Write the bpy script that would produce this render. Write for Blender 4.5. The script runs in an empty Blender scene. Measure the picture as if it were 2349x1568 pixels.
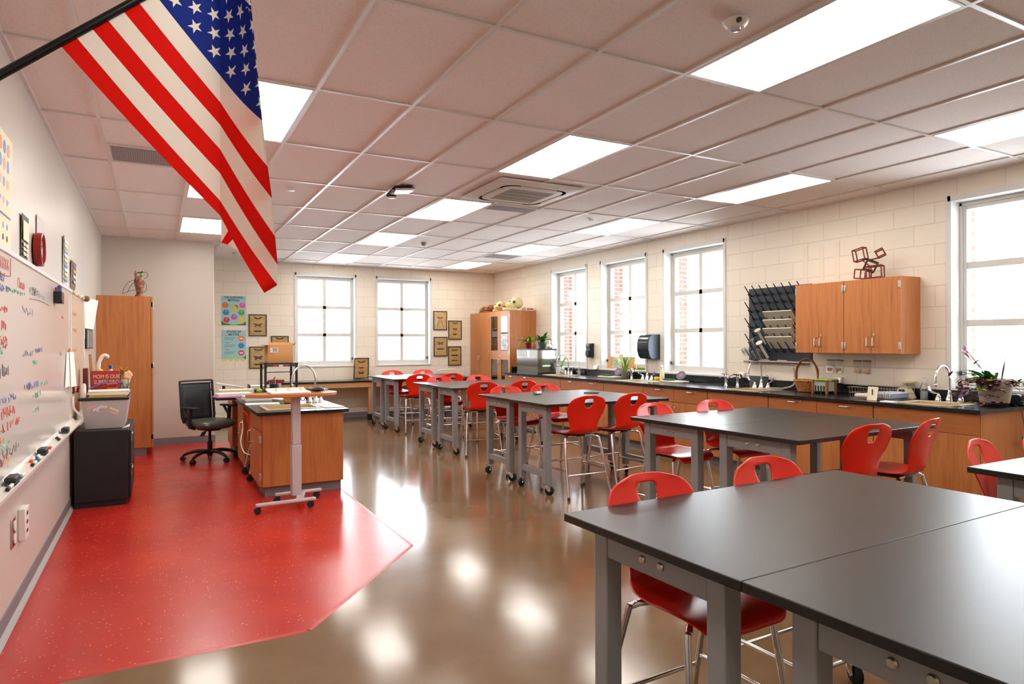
import bpy, bmesh, math, random
from math import sin, cos, pi, radians as R
from mathutils import Vector as V, Matrix
random.seed(7)
SC = bpy.context.scene
COL = SC.collection

# ------------------------------------------------------------------ camera, world, exposure
CX, CY, CZ, YAW = -0.868894, -2.899017, 1.487, 0.493054
cam = bpy.data.cameras.new('camera'); cam.sensor_width = 36; cam.lens = 1514.95 / 2349 * 36
cam.shift_y = 2.91 / 2349; cam.clip_start = 0.05; cam.clip_end = 200
camo = bpy.data.objects.new('camera', cam); COL.objects.link(camo)
camo.matrix_world = Matrix.Translation((CX, CY, CZ)) @ Matrix.Rotation(-YAW, 4, 'Z') @ Matrix.Rotation(pi / 2, 4, 'X') @ Matrix.Rotation(-0.003075, 4, 'Z')
SC.camera = camo
SC.view_settings.view_transform = 'Standard'; SC.view_settings.look = 'None'
SC.view_settings.gamma = 1.0; SC.view_settings.use_curve_mapping = False
SC.view_settings.exposure = 0.55
SC.cycles.max_bounces = 10; SC.cycles.diffuse_bounces = 6; SC.cycles.glossy_bounces = 5
SC.cycles.transparent_max_bounces = 16; SC.cycles.transmission_bounces = 8
SC.cycles.caustics_reflective = False; SC.cycles.caustics_refractive = False
SC.cycles.sample_clamp_indirect = 6.0
W = bpy.data.worlds.new('overcast_sky'); SC.world = W; W.use_nodes = True
W.node_tree.nodes['Background'].inputs[0].default_value = (0.86, 0.94, 1.0, 1)
SKY = 10.5
W.node_tree.nodes['Background'].inputs[1].default_value = SKY
PANEL = 9.0          # emission of the ceiling light panels

# ------------------------------------------------------------------ room measures (metres)
XL, XR, YB, YF, ZC = -1.566, 5.80, 10.37, -4.6, 3.04
TU, TV = 0.6096, 1.2192    # ceiling grid
YP, XP = 8.13, -0.10       # partition face and its corner

# ------------------------------------------------------------------ materials
def lin(c): return tuple((v / 12.92 if v <= 0.04045 else ((v + 0.055) / 1.055) ** 2.4) for v in c)
def S(h): h = h.lstrip('#'); return lin([int(h[i:i + 2], 16) / 255 for i in (0, 2, 4)])
MAT = {}
def mat(name, col, rough=0.5, metal=0.0, spec=0.5, **k):
    if name in MAT: return MAT[name]
    m = bpy.data.materials.new(name); m.use_nodes = True
    b = m.node_tree.nodes['Principled BSDF']
    if isinstance(col, str): col = S(col)
    b.inputs['Base Color'].default_value = (*col[:3], 1)
    b.inputs['Roughness'].default_value = rough; b.inputs['Metallic'].default_value = metal
    b.inputs['Specular IOR Level'].default_value = spec
    for kk, v in k.items():
        b.inputs[kk.replace('_', ' ')].default_value = v
    MAT[name] = m; return m
class NT:
    def __init__(s, m): s.t = m.node_tree; s.b = s.t.nodes['Principled BSDF']
    def n(s, ty, **k):
        n = s.t.nodes.new(ty)
        for a, v in k.items(): setattr(n, a, v)
        return n
    def l(s, a, b): s.t.links.new(a, b)
    def math(s, op, a, b=None, c=None):
        n = s.n('ShaderNodeMath', operation=op)
        for i, v in enumerate((a, b, c)):
            if v is None: continue
            if isinstance(v, (int, float)): n.inputs[i].default_value = v
            else: s.l(v, n.inputs[i])
        return n.outputs[0]
    def mix(s, f, a, b):
        n = s.n('ShaderNodeMix', data_type='RGBA')
        for i, v in ((0, f), (6, a), (7, b)):
            if isinstance(v, (int, float)): n.inputs[i].default_value = v
            elif isinstance(v, tuple): n.inputs[i].default_value = (*v[:3], 1)
            else: s.l(v, n.inputs[i])
        return n.outputs[2]
    def coord(s, scale=(1, 1, 1), which='Object'):
        c = s.n('ShaderNodeTexCoord'); mp = s.n('ShaderNodeMapping'); mp.inputs['Scale'].default_value = scale
        s.l(c.outputs[which], mp.inputs[0]); return mp.outputs[0]
    def noise(s, vec, scale, detail=3, rough=0.5):
        n = s.n('ShaderNodeTexNoise'); n.inputs['Scale'].default_value = scale; n.inputs['Detail'].default_value = detail
        n.inputs['Roughness'].default_value = rough; s.l(vec, n.inputs['Vector']); return n.outputs['Fac']
    def ramp(s, f, stops):
        n = s.n('ShaderNodeValToRGB'); e = n.color_ramp.elements
        while len(e) < len(stops): e.new(0.5)
        for i, (p, c) in enumerate(stops):
            e[i].position = p; e[i].color = (*c[:3], 1) if isinstance(c, tuple) else (c, c, c, 1)
        s.l(f, n.inputs[0]); return n.outputs[0]
    def bump(s, h, strength=0.2, dist=0.01):
        n = s.n('ShaderNodeBump'); n.inputs['Strength'].default_value = strength; n.inputs['Distance'].default_value = dist
        s.l(h, n.inputs['Height']); s.l(n.outputs[0], s.b.inputs['Normal'])

def wood(name, sc, a, b, rough=0.36):
    m = mat(name, a, rough); t = NT(m)
    v = t.coord(sc); n1 = t.noise(v, 1.0, 4, 0.6); n2 = t.noise(t.coord(tuple(x * 5 for x in sc)), 1.0, 2)
    f = t.math('ADD', t.math('MULTIPLY', n1, 0.75), t.math('MULTIPLY', n2, 0.25))
    t.l(t.ramp(f, [(0.34, S(b)), (0.52, S(a)), (0.68, S(b))]), t.b.inputs['Base Color']); return m
WV = wood('wood_vertical_grain', (14, 14, 0.9), '#c07a42', '#a86233')
WH = wood('wood_horizontal_grain', (14, 0.9, 14), '#b8703a', '#9f5a2d')
WX = wood('wood_lengthwise_grain', (0.9, 14, 14), '#b97a45', '#a4683a')
WDARK = mat('wood_edge', '#8f5428', 0.4)
def cmu(name, ax):
    m = mat(name, '#dcd2c2', 0.45); t = NT(m)
    c = t.n('ShaderNodeTexCoord'); sp = t.n('ShaderNodeSeparateXYZ'); cb = t.n('ShaderNodeCombineXYZ')
    t.l(c.outputs['Object'], sp.inputs[0]); t.l(sp.outputs[ax], cb.inputs[0]); t.l(sp.outputs['Z'], cb.inputs[1])
    br = t.n('ShaderNodeTexBrick'); br.offset = 0.5
    for k, v in (('Scale', 1.0), ('Mortar Size', 0.006), ('Mortar Smooth', 0.5), ('Brick Width', 0.4064), ('Row Height', 0.2032)): br.inputs[k].default_value = v
    br.inputs['Color1'].default_value = (*S('#eae0d1'), 1); br.inputs['Color2'].default_value = (*S('#e6dccb'), 1)
    br.inputs['Mortar'].default_value = (*S('#dacebd'), 1)
    t.l(cb.outputs[0], br.inputs['Vector']); t.l(br.outputs['Color'], t.b.inputs['Base Color'])
    h = t.math('SUBTRACT', t.math('MULTIPLY', t.noise(c.outputs['Object'], 60, 3), 0.15), br.outputs['Fac'])
    t.bump(h, 0.35, 0.006); return m
CMUX, CMUY = cmu('painted_block_back', 'X'), cmu('painted_block_side', 'Y')
PAINT = mat('smooth_grey_beige_paint', '#c4bcb2', 0.38)
BASEB = mat('rubber_base_grey', '#77767a', 0.5)
COVE = mat('cove_toe_grey', '#a3a5a6', 0.5)
def m_ceiling():
    m = mat('ceiling_tile', '#cbbfb8', 0.9, spec=0.1); t = NT(m)
    v = t.coord(); n = t.noise(v, 260, 2, 0.7)
    t.l(t.ramp(n, [(0.30, S('#bdb4ae')), (0.42, S('#efe8e4'))]), t.b.inputs['Base Color']); return m
CEIL = m_ceiling(); GRID = mat('ceiling_grid_white', '#dcdad6', 0.35)
def m_floor():
    m = mat('polished_concrete', '#8e8272', 0.12, spec=0.38); t = NT(m); v = t.coord()
    n1 = t.noise(v, 1.1, 5, 0.6); n2 = t.noise(v, 60, 3, 0.7)
    c = t.ramp(n1, [(0.3, S('#6a5036')), (0.5, S('#765b3f')), (0.72, S('#7e684d'))])
    t.l(t.mix(t.math('MULTIPLY', n2, 0.25), c, S('#5d4d3a')), t.b.inputs['Base Color'])
    t.l(t.ramp(t.noise(v, 2.3, 4), [(0.3, 0.12), (0.7, 0.16)]), t.b.inputs['Roughness'])
    return m
FLOOR = m_floor()
def m_rubber():
    m = mat('red_speckled_rubber', '#b3241a', 0.25, spec=0.5); t = NT(m); v = t.coord()
    vo = t.n('ShaderNodeTexVoronoi'); vo.inputs['Scale'].default_value = 55; vo.inputs['Randomness'].default_value = 1.0; t.l(v, vo.inputs['Vector'])
    sep = t.n('ShaderNodeSeparateColor'); t.l(vo.outputs['Color'], sep.inputs[0])
    r = t.math('MULTIPLY', t.math('POWER', sep.outputs[0], 3.0), 0.26)
    f = t.math('LESS_THAN', vo.outputs['Distance'], r)
    base = t.ramp(t.noise(v, 2.0, 4), [(0.3, S('#a81f16')), (0.7, S('#bb2a1d'))])
    t.l(t.mix(t.math('MULTIPLY', f, 0.8), base, S('#e29a80')), t.b.inputs['Base Color'])
    t.bump(t.noise(v, 70, 3), 0.12, 0.004); return m
RUBBER = m_rubber(); RUBEDGE = mat('red_rubber_edge', '#b3281d', 0.32)
EPOXY = mat('black_epoxy_counter', '#191d22', 0.2, spec=0.5)
def m_top():
    m = mat('black_laminate_top', '#161311', 0.35, spec=0.45); return m
TOP = m_top(); TOPEDGE = mat('black_top_edge', '#17191c', 0.4)
GREYM = mat('grey_powder_coat', '#8b8b8d', 0.4)
CHROME = mat('chrome', '#dcdcdc', 0.1, 1.0); STEEL = mat('brushed_steel', '#c9c3b8', 0.28, 1.0)
BLACK = mat('black_plastic', '#15171a', 0.42); BLACKG = mat('black_gloss_plastic', '#101418', 0.18)
DKGREY = mat('dark_grey_plastic', '#3a3d40', 0.5); WHITEP = mat('white_plastic', '#e6e2dc', 0.35)
RUBBERB = mat('black_rubber', '#111111', 0.7)
REDP = mat('red_moulded_plastic', '#e0230f', 0.3, spec=0.5)
PAPER = mat('white_paper', '#eeeae4', 0.8); CREAM = mat('cream_paper', '#e8dcc0', 0.8); PINKP = mat('pink_paper', '#e88fc0', 0.7)
CARD = mat('cardboard', '#bd8450', 0.85); CARDIN = mat('cardboard_inside', '#8c6238', 0.9)
ALU = mat('window_aluminium', '#d2d0cb', 0.35, 0.1); CASING = mat('casing_white', '#d9d9d6', 0.4)
GREENL = mat('leaf_green', '#5d8a1f', 0.45); GREEND = mat('leaf_dark_green', '#2c5a22', 0.42); YELG = mat('leaf_yellow_green', '#9fb52c', 0.45)
PURPL = mat('leaf_purple', '#5a2048', 0.45); BROWNL = mat('leaf_brown', '#7d4a35', 0.6)
WICK = mat('wicker', '#a8652a', 0.6); YEL = mat('yellow_plastic', '#e0c020', 0.5); BLUE = mat('blue_plastic', '#28368c', 0.4)
BONE = mat('bone', '#d8c38c', 0.6); BONED = mat('bone_dark', '#6e4a22', 0.6); MAROON = mat('maroon', '#7d1414', 0.35)
def glass(name, tint=(1, 1, 1), refl=0.06, rough=0.02):
    if name in MAT: return MAT[name]
    m = bpy.data.materials.new(name); m.use_nodes = True; t = m.node_tree; t.nodes.clear()
    o = t.nodes.new('ShaderNodeOutputMaterial'); mx = t.nodes.new('ShaderNodeMixShader'); a = t.nodes.new('ShaderNodeBsdfTransparent')
    g = t.nodes.new('ShaderNodeBsdfGlossy'); g.inputs['Roughness'].default_value = rough; a.inputs[0].default_value = (*tint, 1)
    fr = t.nodes.new('ShaderNodeLayerWeight'); fr.inputs[0].default_value = 0.25
    ad = t.nodes.new('ShaderNodeMath'); ad.operation = 'MULTIPLY_ADD'; ad.inputs[1].default_value = 0.6; ad.inputs[2].default_value = refl
    t.links.new(fr.outputs['Fresnel'], ad.inputs[0]); t.links.new(ad.outputs[0], mx.inputs[0])
    t.links.new(a.outputs[0], mx.inputs[1]); t.links.new(g.outputs[0], mx.inputs[2]); t.links.new(mx.outputs[0], o.inputs[0])
    MAT[name] = m; return m
PANE = glass('window_glass', (1, 1, 1), 0.01); GLASS = glass('clear_glass', (0.82, 0.86, 0.86), 0.22, 0.08); CLEARP = glass('clear_plastic', (0.95, 0.95, 0.95), 0.08, 0.1)
def emit(name, col, st):
    m = bpy.data.materials.new(name); m.use_nodes = True; b = m.node_tree.nodes['Principled BSDF']
    b.inputs['Base Color'].default_value = (0.9, 0.9, 0.9, 1); b.inputs['Emission Color'].default_value = (*col, 1); b.inputs['Emission Strength'].default_value = st; return m
LAMP = emit('light_diffuser', (1.0, 0.945, 0.865), PANEL)

# ------------------------------------------------------------------ mesh helpers
class M:
    def __init__(s): s.bm = bmesh.new()
    def face(s, vs, m=0):
        try: f = s.bm.faces.new(vs); f.material_index = m; return f
        except ValueError: return None
    def verts(s, pts): return [s.bm.verts.new(p) for p in pts]
    def poly(s, pts, m=0): s.face(s.verts(pts), m); return s
    def box(s, x0, x1, y0, y1, z0, z1, m=0, skip=''):
        v = s.verts([(x, y, z) for x in (x0, x1) for y in (y0, y1) for z in (z0, z1)])
        for k, f in (('l', (0, 1, 3, 2)), ('r', (4, 6, 7, 5)), ('f', (0, 4, 5, 1)), ('b', (2, 3, 7, 6)), ('d', (0, 2, 6, 4)), ('u', (1, 5, 7, 3))):
            if k not in skip: s.face([v[i] for i in f], m)
        return s
    def ring(s, c, a, b, r, n, rb=None):
        return s.verts([c + a * (r * cos(2 * pi * i / n)) + b * ((rb or r) * sin(2 * pi * i / n)) for i in range(n)])
    def bridge(s, A, B, m=0, close=True):
        n = len(A)
        for i in range(n if close else n - 1): s.face([A[i], A[(i + 1) % n], B[(i + 1) % n], B[i]], m)
    def tube(s, pts, r, n=8, m=0, closed=False, cap=True):
        pts = [V(p) for p in pts]; N = len(pts); rings = []; ref = None
        for i, p in enumerate(pts):
            if closed: d = pts[(i + 1) % N] - pts[i - 1]
            else: d = pts[min(i + 1, N - 1)] - pts[max(i - 1, 0)]
            d.normalize()
            if ref is None: ref = V((0, 0, 1)) if abs(d.z) < 0.9 else V((1, 0, 0))
            a = ref - d * ref.dot(d)
            if a.length < 1e-4: a = d.orthogonal()
            a.normalize(); ref = a; b = d.cross(a)
            rr = r[i] if isinstance(r, (list, tuple)) else r
            rings.append(s.ring(p, a, b, rr, n))
        for i in range(N - 1): s.bridge(rings[i], rings[i + 1], m)
        if closed: s.bridge(rings[-1], rings[0], m)
        elif cap: s.face(rings[0][::-1], m); s.face(rings[-1], m)
        return s
    def cyl(s, p0, p1, r, n=14, m=0, r2=None): return s.tube([p0, p1], [r, r if r2 is None else r2], n, m)
    def lathe(s, c, prof, n=20, m=0, ax=(0, 0, 1), sx=1, sy=1, c0=True):
        ax = V(ax).normalized(); a = V((1, 0, 0)) if abs(ax.x) < 0.9 else V((0, 1, 0)); a = (a - ax * a.dot(ax)).normalized(); b = ax.cross(a)
        rs = [s.ring(V(c) + ax * z, a, b, max(r, 1e-4) * sx, n, max(r, 1e-4) * sy) for r, z in prof]
        for i in range(len(rs) - 1): s.bridge(rs[i], rs[i + 1], m)
        if prof[0][0] > 0 and c0: s.face(rs[0][::-1], m)
        if prof[-1][0] > 0: s.face(rs[-1], m)
        return s
    def sph(s, c, r, m=0, n=14, sc=(1, 1, 1)):
        k = n // 2
        rs = [s.verts([(c[0] + sc[0] * r * sin(pi * j / k) * cos(2 * pi * i / n), c[1] + sc[1] * r * sin(pi * j / k) * sin(2 * pi * i / n), c[2] + sc[2] * r * cos(pi * j / k)) for i in range(n)]) for j in range(1, k)]
        for j in range(k - 2): s.bridge(rs[j + 1], rs[j], m)
        t = s.bm.verts.new((c[0], c[1], c[2] + sc[2] * r)); d = s.bm.verts.new((c[0], c[1], c[2] - sc[2] * r))
        for i in range(n): s.face([rs[0][i], rs[0][(i + 1) % n], t], m); s.face([rs[-1][(i + 1) % n], rs[-1][i], d], m)
        return s
    def prism(s, pts, dv, m=0):
        dv = V(dv); A = s.verts(pts); B = s.verts([V(p) + dv for p in pts]); s.bridge(A, B, m); s.face(A[::-1], m); s.face(B, m); return s
    def leaf(s, base, az, L, w, up=0.9, droop=1.4, m=0, seg=7, fold=0.25, tip=0.0):
        p = V(base); e = V((cos(az), sin(az), 0)); sd = V((-sin(az), cos(az), 0)); th = up; rows = []
        for i in range(seg + 1):
            t = i / seg; ww = w * (sin(pi * min(1, 0.12 + t * 0.88)) ** 0.7 if t < 1 else 0.02) * 0.5 + tip * w * 0.2
            nz = V((0, 0, 1))
            rows.append(s.verts([p - sd * ww + nz * ww * fold, p, p + sd * ww + nz * ww * fold]))
            p = p + (e * cos(th) + V((0, 0, 1)) * sin(th)) * (L / seg); th -= droop / seg
        for i in range(seg):
            for j in (0, 1): s.face([rows[i][j], rows[i][j + 1], rows[i + 1][j + 1], rows[i + 1][j]], m)
        return s
    def rot(s, rx=0, ry=0, rz=0, loc=(0, 0, 0)):
        mt = Matrix.Translation(loc) @ Matrix.Rotation(rz, 4, 'Z') @ Matrix.Rotation(ry, 4, 'Y') @ Matrix.Rotation(rx, 4, 'X')
        bmesh.ops.transform(s.bm, matrix=mt, verts=s.bm.verts[:]); return s
def arc(c, r, a0, a1, n, u, v):
    c, u, v = V(c), V(u), V(v); return [c + u * (r * cos(a0 + (a1 - a0) * i / n)) + v * (r * sin(a0 + (a1 - a0) * i / n)) for i in range(n + 1)]
def smooth_path(pts, k=4):
    pts = [V(p) for p in pts]; out = []
    for i in range(len(pts) - 1):
        p0, p1, p2, p3 = pts[max(i - 1, 0)], pts[i], pts[i + 1], pts[min(i + 2, len(pts) - 1)]
        for j in range(k):
            t = j / k; out.append(0.5 * ((2 * p1) + (p2 - p0) * t + (2 * p0 - 5 * p1 + 4 * p2 - p3) * t * t + (3 * p1 - p0 - 3 * p2 + p3) * t ** 3))
    out.append(pts[-1]); return out

def obj(name, mb, mats, parent=None, bevel=0.0, kind=None, label=None, solid=0.0, sub=0, flat=False, seg=2, wts=True):
    """one mesh object; the geometry is given in world coordinates and re-based on its parent's location (unless parent is rotated: local)"""
    me = bpy.data.meshes.new(name)
    bm = mb.bm
    bmesh.ops.recalc_face_normals(bm, faces=bm.faces[:])
    if parent is not None and wts:
        off = V((0, 0, 0)); p = parent
        while p is not None: off += p.location; p = p.parent
        bmesh.ops.translate(bm, vec=-off, verts=bm.verts[:])
    bm.to_mesh(me); bm.free()
    for m in (mats if isinstance(mats, (list, tuple)) else [mats]): me.materials.append(m)
    if not flat:
        me.shade_smooth(); me.set_sharp_from_angle(angle=R(38))
    o = bpy.data.objects.new(name, me); COL.objects.link(o)
    if parent is not None: o.parent = parent
    if kind: o['kind'] = kind
    if label: o['label'] = label
    if solid:
        md = o.modifiers.new('solid', 'SOLIDIFY'); md.thickness = solid; md.offset = 0
    if sub:
        md = o.modifiers.new('sub', 'SUBSURF'); md.levels = sub; md.render_levels = sub
    if bevel:
        md = o.modifiers.new('bevel', 'BEVEL'); md.width = bevel; md.segments = seg; md.limit_method = 'ANGLE'; md.angle_limit = R(40)
    return o
def bake(o):
    """apply modifiers so that copies share the finished mesh"""
    dg = bpy.context.evaluated_depsgraph_get(); dg.update()
    me = bpy.data.meshes.new_from_object(o.evaluated_get(dg)); o.modifiers.clear(); o.data = me; return o
def tag(o, label, cat, group=None):
    o['label'] = label; o['category'] = cat
    if group: o['group'] = group
    return o
def thing(name, label, cat, loc=(0, 0, 0), rz=0.0, group=None):
    o = bpy.data.objects.new(name, None); o.empty_display_size = 0.1; COL.objects.link(o); o.location = loc; o.rotation_euler = (0, 0, rz)
    return tag(o, label, cat, group)
def struct(name, mb, mats, **k): return obj(name, mb, mats, kind='structure', **k)
def struct_empty(name, loc):
    o = bpy.data.objects.new(name, None); COL.objects.link(o); o.location = loc; o['kind'] = 'structure'; return o
KIDS = {}
def dup(root, loc, rz, label, group=None):
    r = root.copy(); COL.objects.link(r); r.location = loc; r.rotation_euler = (0, 0, rz); r['label'] = label
    if group: r['group'] = group
    for ch in list(root.children):
        c = ch.copy(); COL.objects.link(c); c.parent = r
        for g in list(ch.children):
            d = g.copy(); COL.objects.link(d); d.parent = c
    return r
def text(name, body, size, m, parent, loc, rot=(pi / 2, 0, 0), ext=0.0006, ax='CENTER', wts=True, sx=1.0, bold=0.0):
    cu = bpy.data.curves.new(name, 'FONT'); cu.body = body; cu.size = size; cu.extrude = ext; cu.align_x = ax; cu.align_y = 'CENTER'; cu.offset = bold
    to = bpy.data.objects.new(name + '_curve', cu); COL.objects.link(to)
    dg = bpy.context.evaluated_depsgraph_get(); dg.update()
    me = bpy.data.meshes.new_from_object(to.evaluated_get(dg)); bpy.data.objects.remove(to)
    me.materials.clear(); me.materials.append(m); me.name = name
    o = bpy.data.objects.new(name, me); COL.objects.link(o); o.parent = parent
    off = V((0, 0, 0)); p = parent
    while p is not None and wts: off += p.location; p = p.parent
    o.location = V(loc) - off; o.rotation_euler = rot; o.scale = (sx, 1, 1); return o
# ------------------------------------------------------------------ floor, walls, windows
struct('floor', M().box(XL, XR, YF, YB, -0.1, 0.0), FLOOR)
mp = [(XL + 0.031, 0.63), (-0.187, 0.637), (0.765, 1.74), (0.775, 7.5), (-0.2, YP - 0.02), (XL + 0.031, YP - 0.02)]
matroot = thing('floor_mat', 'red speckled rubber flooring with angled corner around the teaching desk', 'floor mat', (-0.4, 2.0, 0))
obj('rubber_sheet', M().prism([(x, y, 0.0004) for x, y in mp], (0, 0, 0.002)), RUBBER, matroot)
e = M(); q = mp[:4]
for a, b in zip(q[:3], q[1:]):
    a, b = V((*a, 0)), V((*b, 0)); d = (b - a).normalized(); nrm = V((d.y, -d.x, 0)) * 0.028
    e.prism([a + V((0, 0, .0004)), a + V((0, 0, .0027)), a + nrm * 0.4 + V((0, 0, .0027)), a + nrm + V((0, 0, .0004))], b - a)
obj('edge_strip', e, RUBEDGE, matroot)
F0 = 0.003   # top of the rubber flooring
ZO0, ZO1 = 1.045, 2.868
WR = [(6.712, 7.920), (5.105, 6.322), (3.502, 4.732), (-0.52, 0.695)]    # openings in the right wall (y)
WB = [(1.482, 2.688), (3.090, 4.302)]                                     # openings in the back wall (x)
def wall_pieces(lo, hi, ops, put):
    put(lo, hi, 0, ZO0); put(lo, hi, ZO1, ZC + 0.3); c = lo
    for a, b in sorted(ops): put(c, a, ZO0, ZO1); c = b
    put(c, hi, ZO0, ZO1)
BRICK = mat('red_brick', '#8e4a3c', 0.8)
def brickm():
    t = NT(BRICK); c = t.n('ShaderNodeTexCoord'); sp = t.n('ShaderNodeSeparateXYZ'); cb = t.n('ShaderNodeCombineXYZ')
    t.l(c.outputs['Object'], sp.inputs[0]); t.l(t.math('ADD', sp.outputs[0], sp.outputs[1]), cb.inputs[0]); t.l(sp.outputs[2], cb.inputs[1])
    br = t.n('ShaderNodeTexBrick')
    for k, v in (('Scale', 1.0), ('Mortar Size', 0.006), ('Brick Width', 0.2), ('Row Height', 0.068)): br.inputs[k].default_value = v
    br.inputs['Color1'].default_value = (*S('#9a5244'), 1); br.inputs['Color2'].default_value = (*S('#83412f'), 1); br.inputs['Mortar'].default_value = (*S('#b9b0a4'), 1)
    t.l(cb.outputs[0], br.inputs['Vector']); t.l(br.outputs[0], t.b.inputs['Base Color'])
brickm()
m = M(); wall_pieces(YF, YB + 0.4, WR, lambda a, b, z0, z1: m.box(XR, XR + 0.15, a, b, z0, z1)); struct('wall_right', m, CMUY)
m = M(); wall_pieces(XP, XR, WB, lambda a, b, z0, z1: m.box(a, b, YB, YB + 0.15, z0, z1)); struct('wall_back', m, CMUX)
m = M(); wall_pieces(YF, YB + 0.6, WR, lambda a, b, z0, z1: m.box(XR + 0.23, XR + 0.48, a, b, z0, z1))
wall_pieces(XP, XR + 0.2, WB, lambda a, b, z0, z1: m.box(a, b, YB + 0.23, YB + 0.48, z0, z1)); struct('wall_outer', m, BRICK)
struct('wall_left', M().box(XL - 0.15, XL, YF, YP, 0, ZC + 0.3), PAINT)
struct('wall_partition', M().box(XL - 0.15, XP, YP, YB + 0.15, 0, ZC + 0.3), PAINT, bevel=0.012)
struct('wall_front', M().box(XL - 0.15, XR + 0.15, YF - 0.15, YF, 0, ZC + 0.3), PAINT)
for nm, bx in (('left', (XL, XL + 0.008, YF, YP)), ('partition', (XL, XP + 0.008, YP - 0.008, YP)), ('back', (XP, XR, YB - 0.008, YB))):
    b = M().box(*bx, 0, 0.105)
    if nm == 'left': b.prism([(XL, YF, 0), (XL + 0.03, YF, 0), (XL + 0.008, YF, 0.03), (XL, YF, 0.03)], (0, YP - YF, 0), 1)
    struct('baseboard_' + nm, b, [BASEB, COVE])
def window(i, along, a, b):
    """casing lining the opening, aluminium frame with two by three lights, glass"""
    if along == 'y': P = lambda u0, u1, d0, d1, z0, z1, m, k=0: m.box(XR + d0, XR + d1, u0, u1, z0, z1, k); root = struct_empty('window_%d' % i, (XR, (a + b) / 2, ZO0))
    else: P = lambda u0, u1, d0, d1, z0, z1, m, k=0: m.box(u0, u1, YB + d0, YB + d1, z0, z1, k); root = struct_empty('window_%d' % i, ((a + b) / 2, YB, ZO0))
    c = M()
    P(a - 0.012, a + 0.035, -0.012, 0.16, ZO0, ZO1 + 0.012, c); P(b - 0.035, b + 0.012, -0.012, 0.16, ZO0, ZO1 + 0.012, c); P(a, b, -0.012, 0.16, ZO1 - 0.045, ZO1 + 0.012, c)
    obj('casing', c, CASING, root, bevel=0.004)
    s = M(); P(a - 0.012, b + 0.012, -0.014, 0.16, ZO0 - 0.0165, ZO0 + 0.012, s); obj('sill', s, CASING, root, bevel=0.004)
    f = M(); g0, g1 = a + 0.092, b - 0.092; zt, zb = 2.752, 1.148
    P(a + 0.03, g0, 0.15, 0.23, ZO0, ZO1, f); P(g1, b - 0.03, 0.15, 0.23, ZO0, ZO1, f); P(g0, g1, 0.15, 0.23, zt, ZO1, f); P(g0, g1, 0.15, 0.23, ZO0, zb, f)
    P(a + 0.035, a + 0.06, 0.135, 0.16, ZO0 + 0.01, ZO1 - 0.05, f); P(b - 0.06, b - 0.035, 0.135, 0.16, ZO0 + 0.01, ZO1 - 0.05, f); P(a + 0.035, b - 0.035, 0.135, 0.16, ZO1 - 0.08, ZO1 - 0.045, f); P(a + 0.035, b - 0.035, 0.13, 0.16, ZO0 + 0.01, ZO0 + 0.045, f)
    cm = (g0 + g1) / 2; P(cm - 0.032, cm + 0.032, 0.155, 0.23, zb, zt, f)
    for z in (2.215, 1.665): P(g0, g1, 0.155, 0.225, z - 0.032, z + 0.032, f)
    obj('frame', f, ALU, root, bevel=0.003)
    g = M(); P(g0, g1, 0.186, 0.191, zb, zt, g); obj('panes', g, PANE, root, flat=True)
    l = M(); P(b - 0.075, b - 0.045, 0.10, 0.14, zb + 0.02, zb + 0.06, l); obj('latch', l, BLACK, root, bevel=0.004)
for i, (a, b) in enumerate(WB): window(i + 1, 'x', a, b)
for i, (a, b) in enumerate(WR): window(i + 3, 'y', a, b)

# ------------------------------------------------------------------ ceiling
LIT = [(i, j) for i in (-1, 3, 7) for j in (-3, -1, 1, 3, 5, 7) if not (i == -1 and j == 7)]  # rear row and nearest left panel are unseen, added to light the front
m = M().box(XL - 0.15, XR + 0.6, YF - 0.15, YB + 0.6, ZC + 0.012, ZC + 0.03)
ceil = struct('ceiling', m, CEIL)
g = M(); w = 0.012
for i in range(-2, 10): g.box(i * TU - w, i * TU + w, YF, YP if i * TU < XP else YB, ZC, ZC + 0.012)
for j in range(-4, 9): g.box(XL if j * TV < YP else XP, XR, j * TV - w, j * TV + w, ZC + 0.0006, ZC + 0.012)
g.box(XL, XL + 0.022, YF, YP, ZC - 0.001, ZC + 0.012); g.box(XR - 0.022, XR, YF, YB, ZC - 0.001, ZC + 0.012); g.box(XP, XR, YB - 0.022, YB, ZC - 0.001, ZC + 0.012); g.box(XL, XP, YP - 0.022, YP, ZC - 0.001, ZC + 0.012)
obj('grid', g, GRID, ceil)
rows = {-3: 'added unseen behind the viewpoint', -1: 'nearest the viewpoint', 1: 'second from the viewpoint', 3: 'third from the viewpoint', 5: 'fourth from the viewpoint', 7: 'nearest the far wall'}
cols = {-1: 'left row', 3: 'middle row', 7: 'right row'}
for i, j in LIT:
    x0, x1, y0, y1 = i * TU + w, (i + 1) * TU - w, j * TV + w, (j + 1) * TV - w
    t = thing('ceiling_light', 'lit ceiling panel in the %s, %s' % (cols[i], rows[j]), 'ceiling light', ((x0 + x1) / 2, (y0 + y1) / 2, ZC), 0, 'ceiling light panels')
    f = M(); f.box(x0, x0 + .014, y0, y1, ZC - .002, ZC + .0118); f.box(x1 - .014, x1, y0, y1, ZC - .002, ZC + .0118); f.box(x0 + .014, x1 - .014, y0, y0 + .014, ZC - .002, ZC + .0118); f.box(x0 + .014, x1 - .014, y1 - .014, y1, ZC - .002, ZC + .0118)
    obj('frame', f, GRID, t)
    obj('diffuser', M().box(x0 + .014, x1 - .014, y0 + .014, y1 - .014, ZC + .001, ZC + .011), LAMP, t, flat=True)
VENTM = mat('vent_grey', '#8c8a8b', 0.5)
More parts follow.
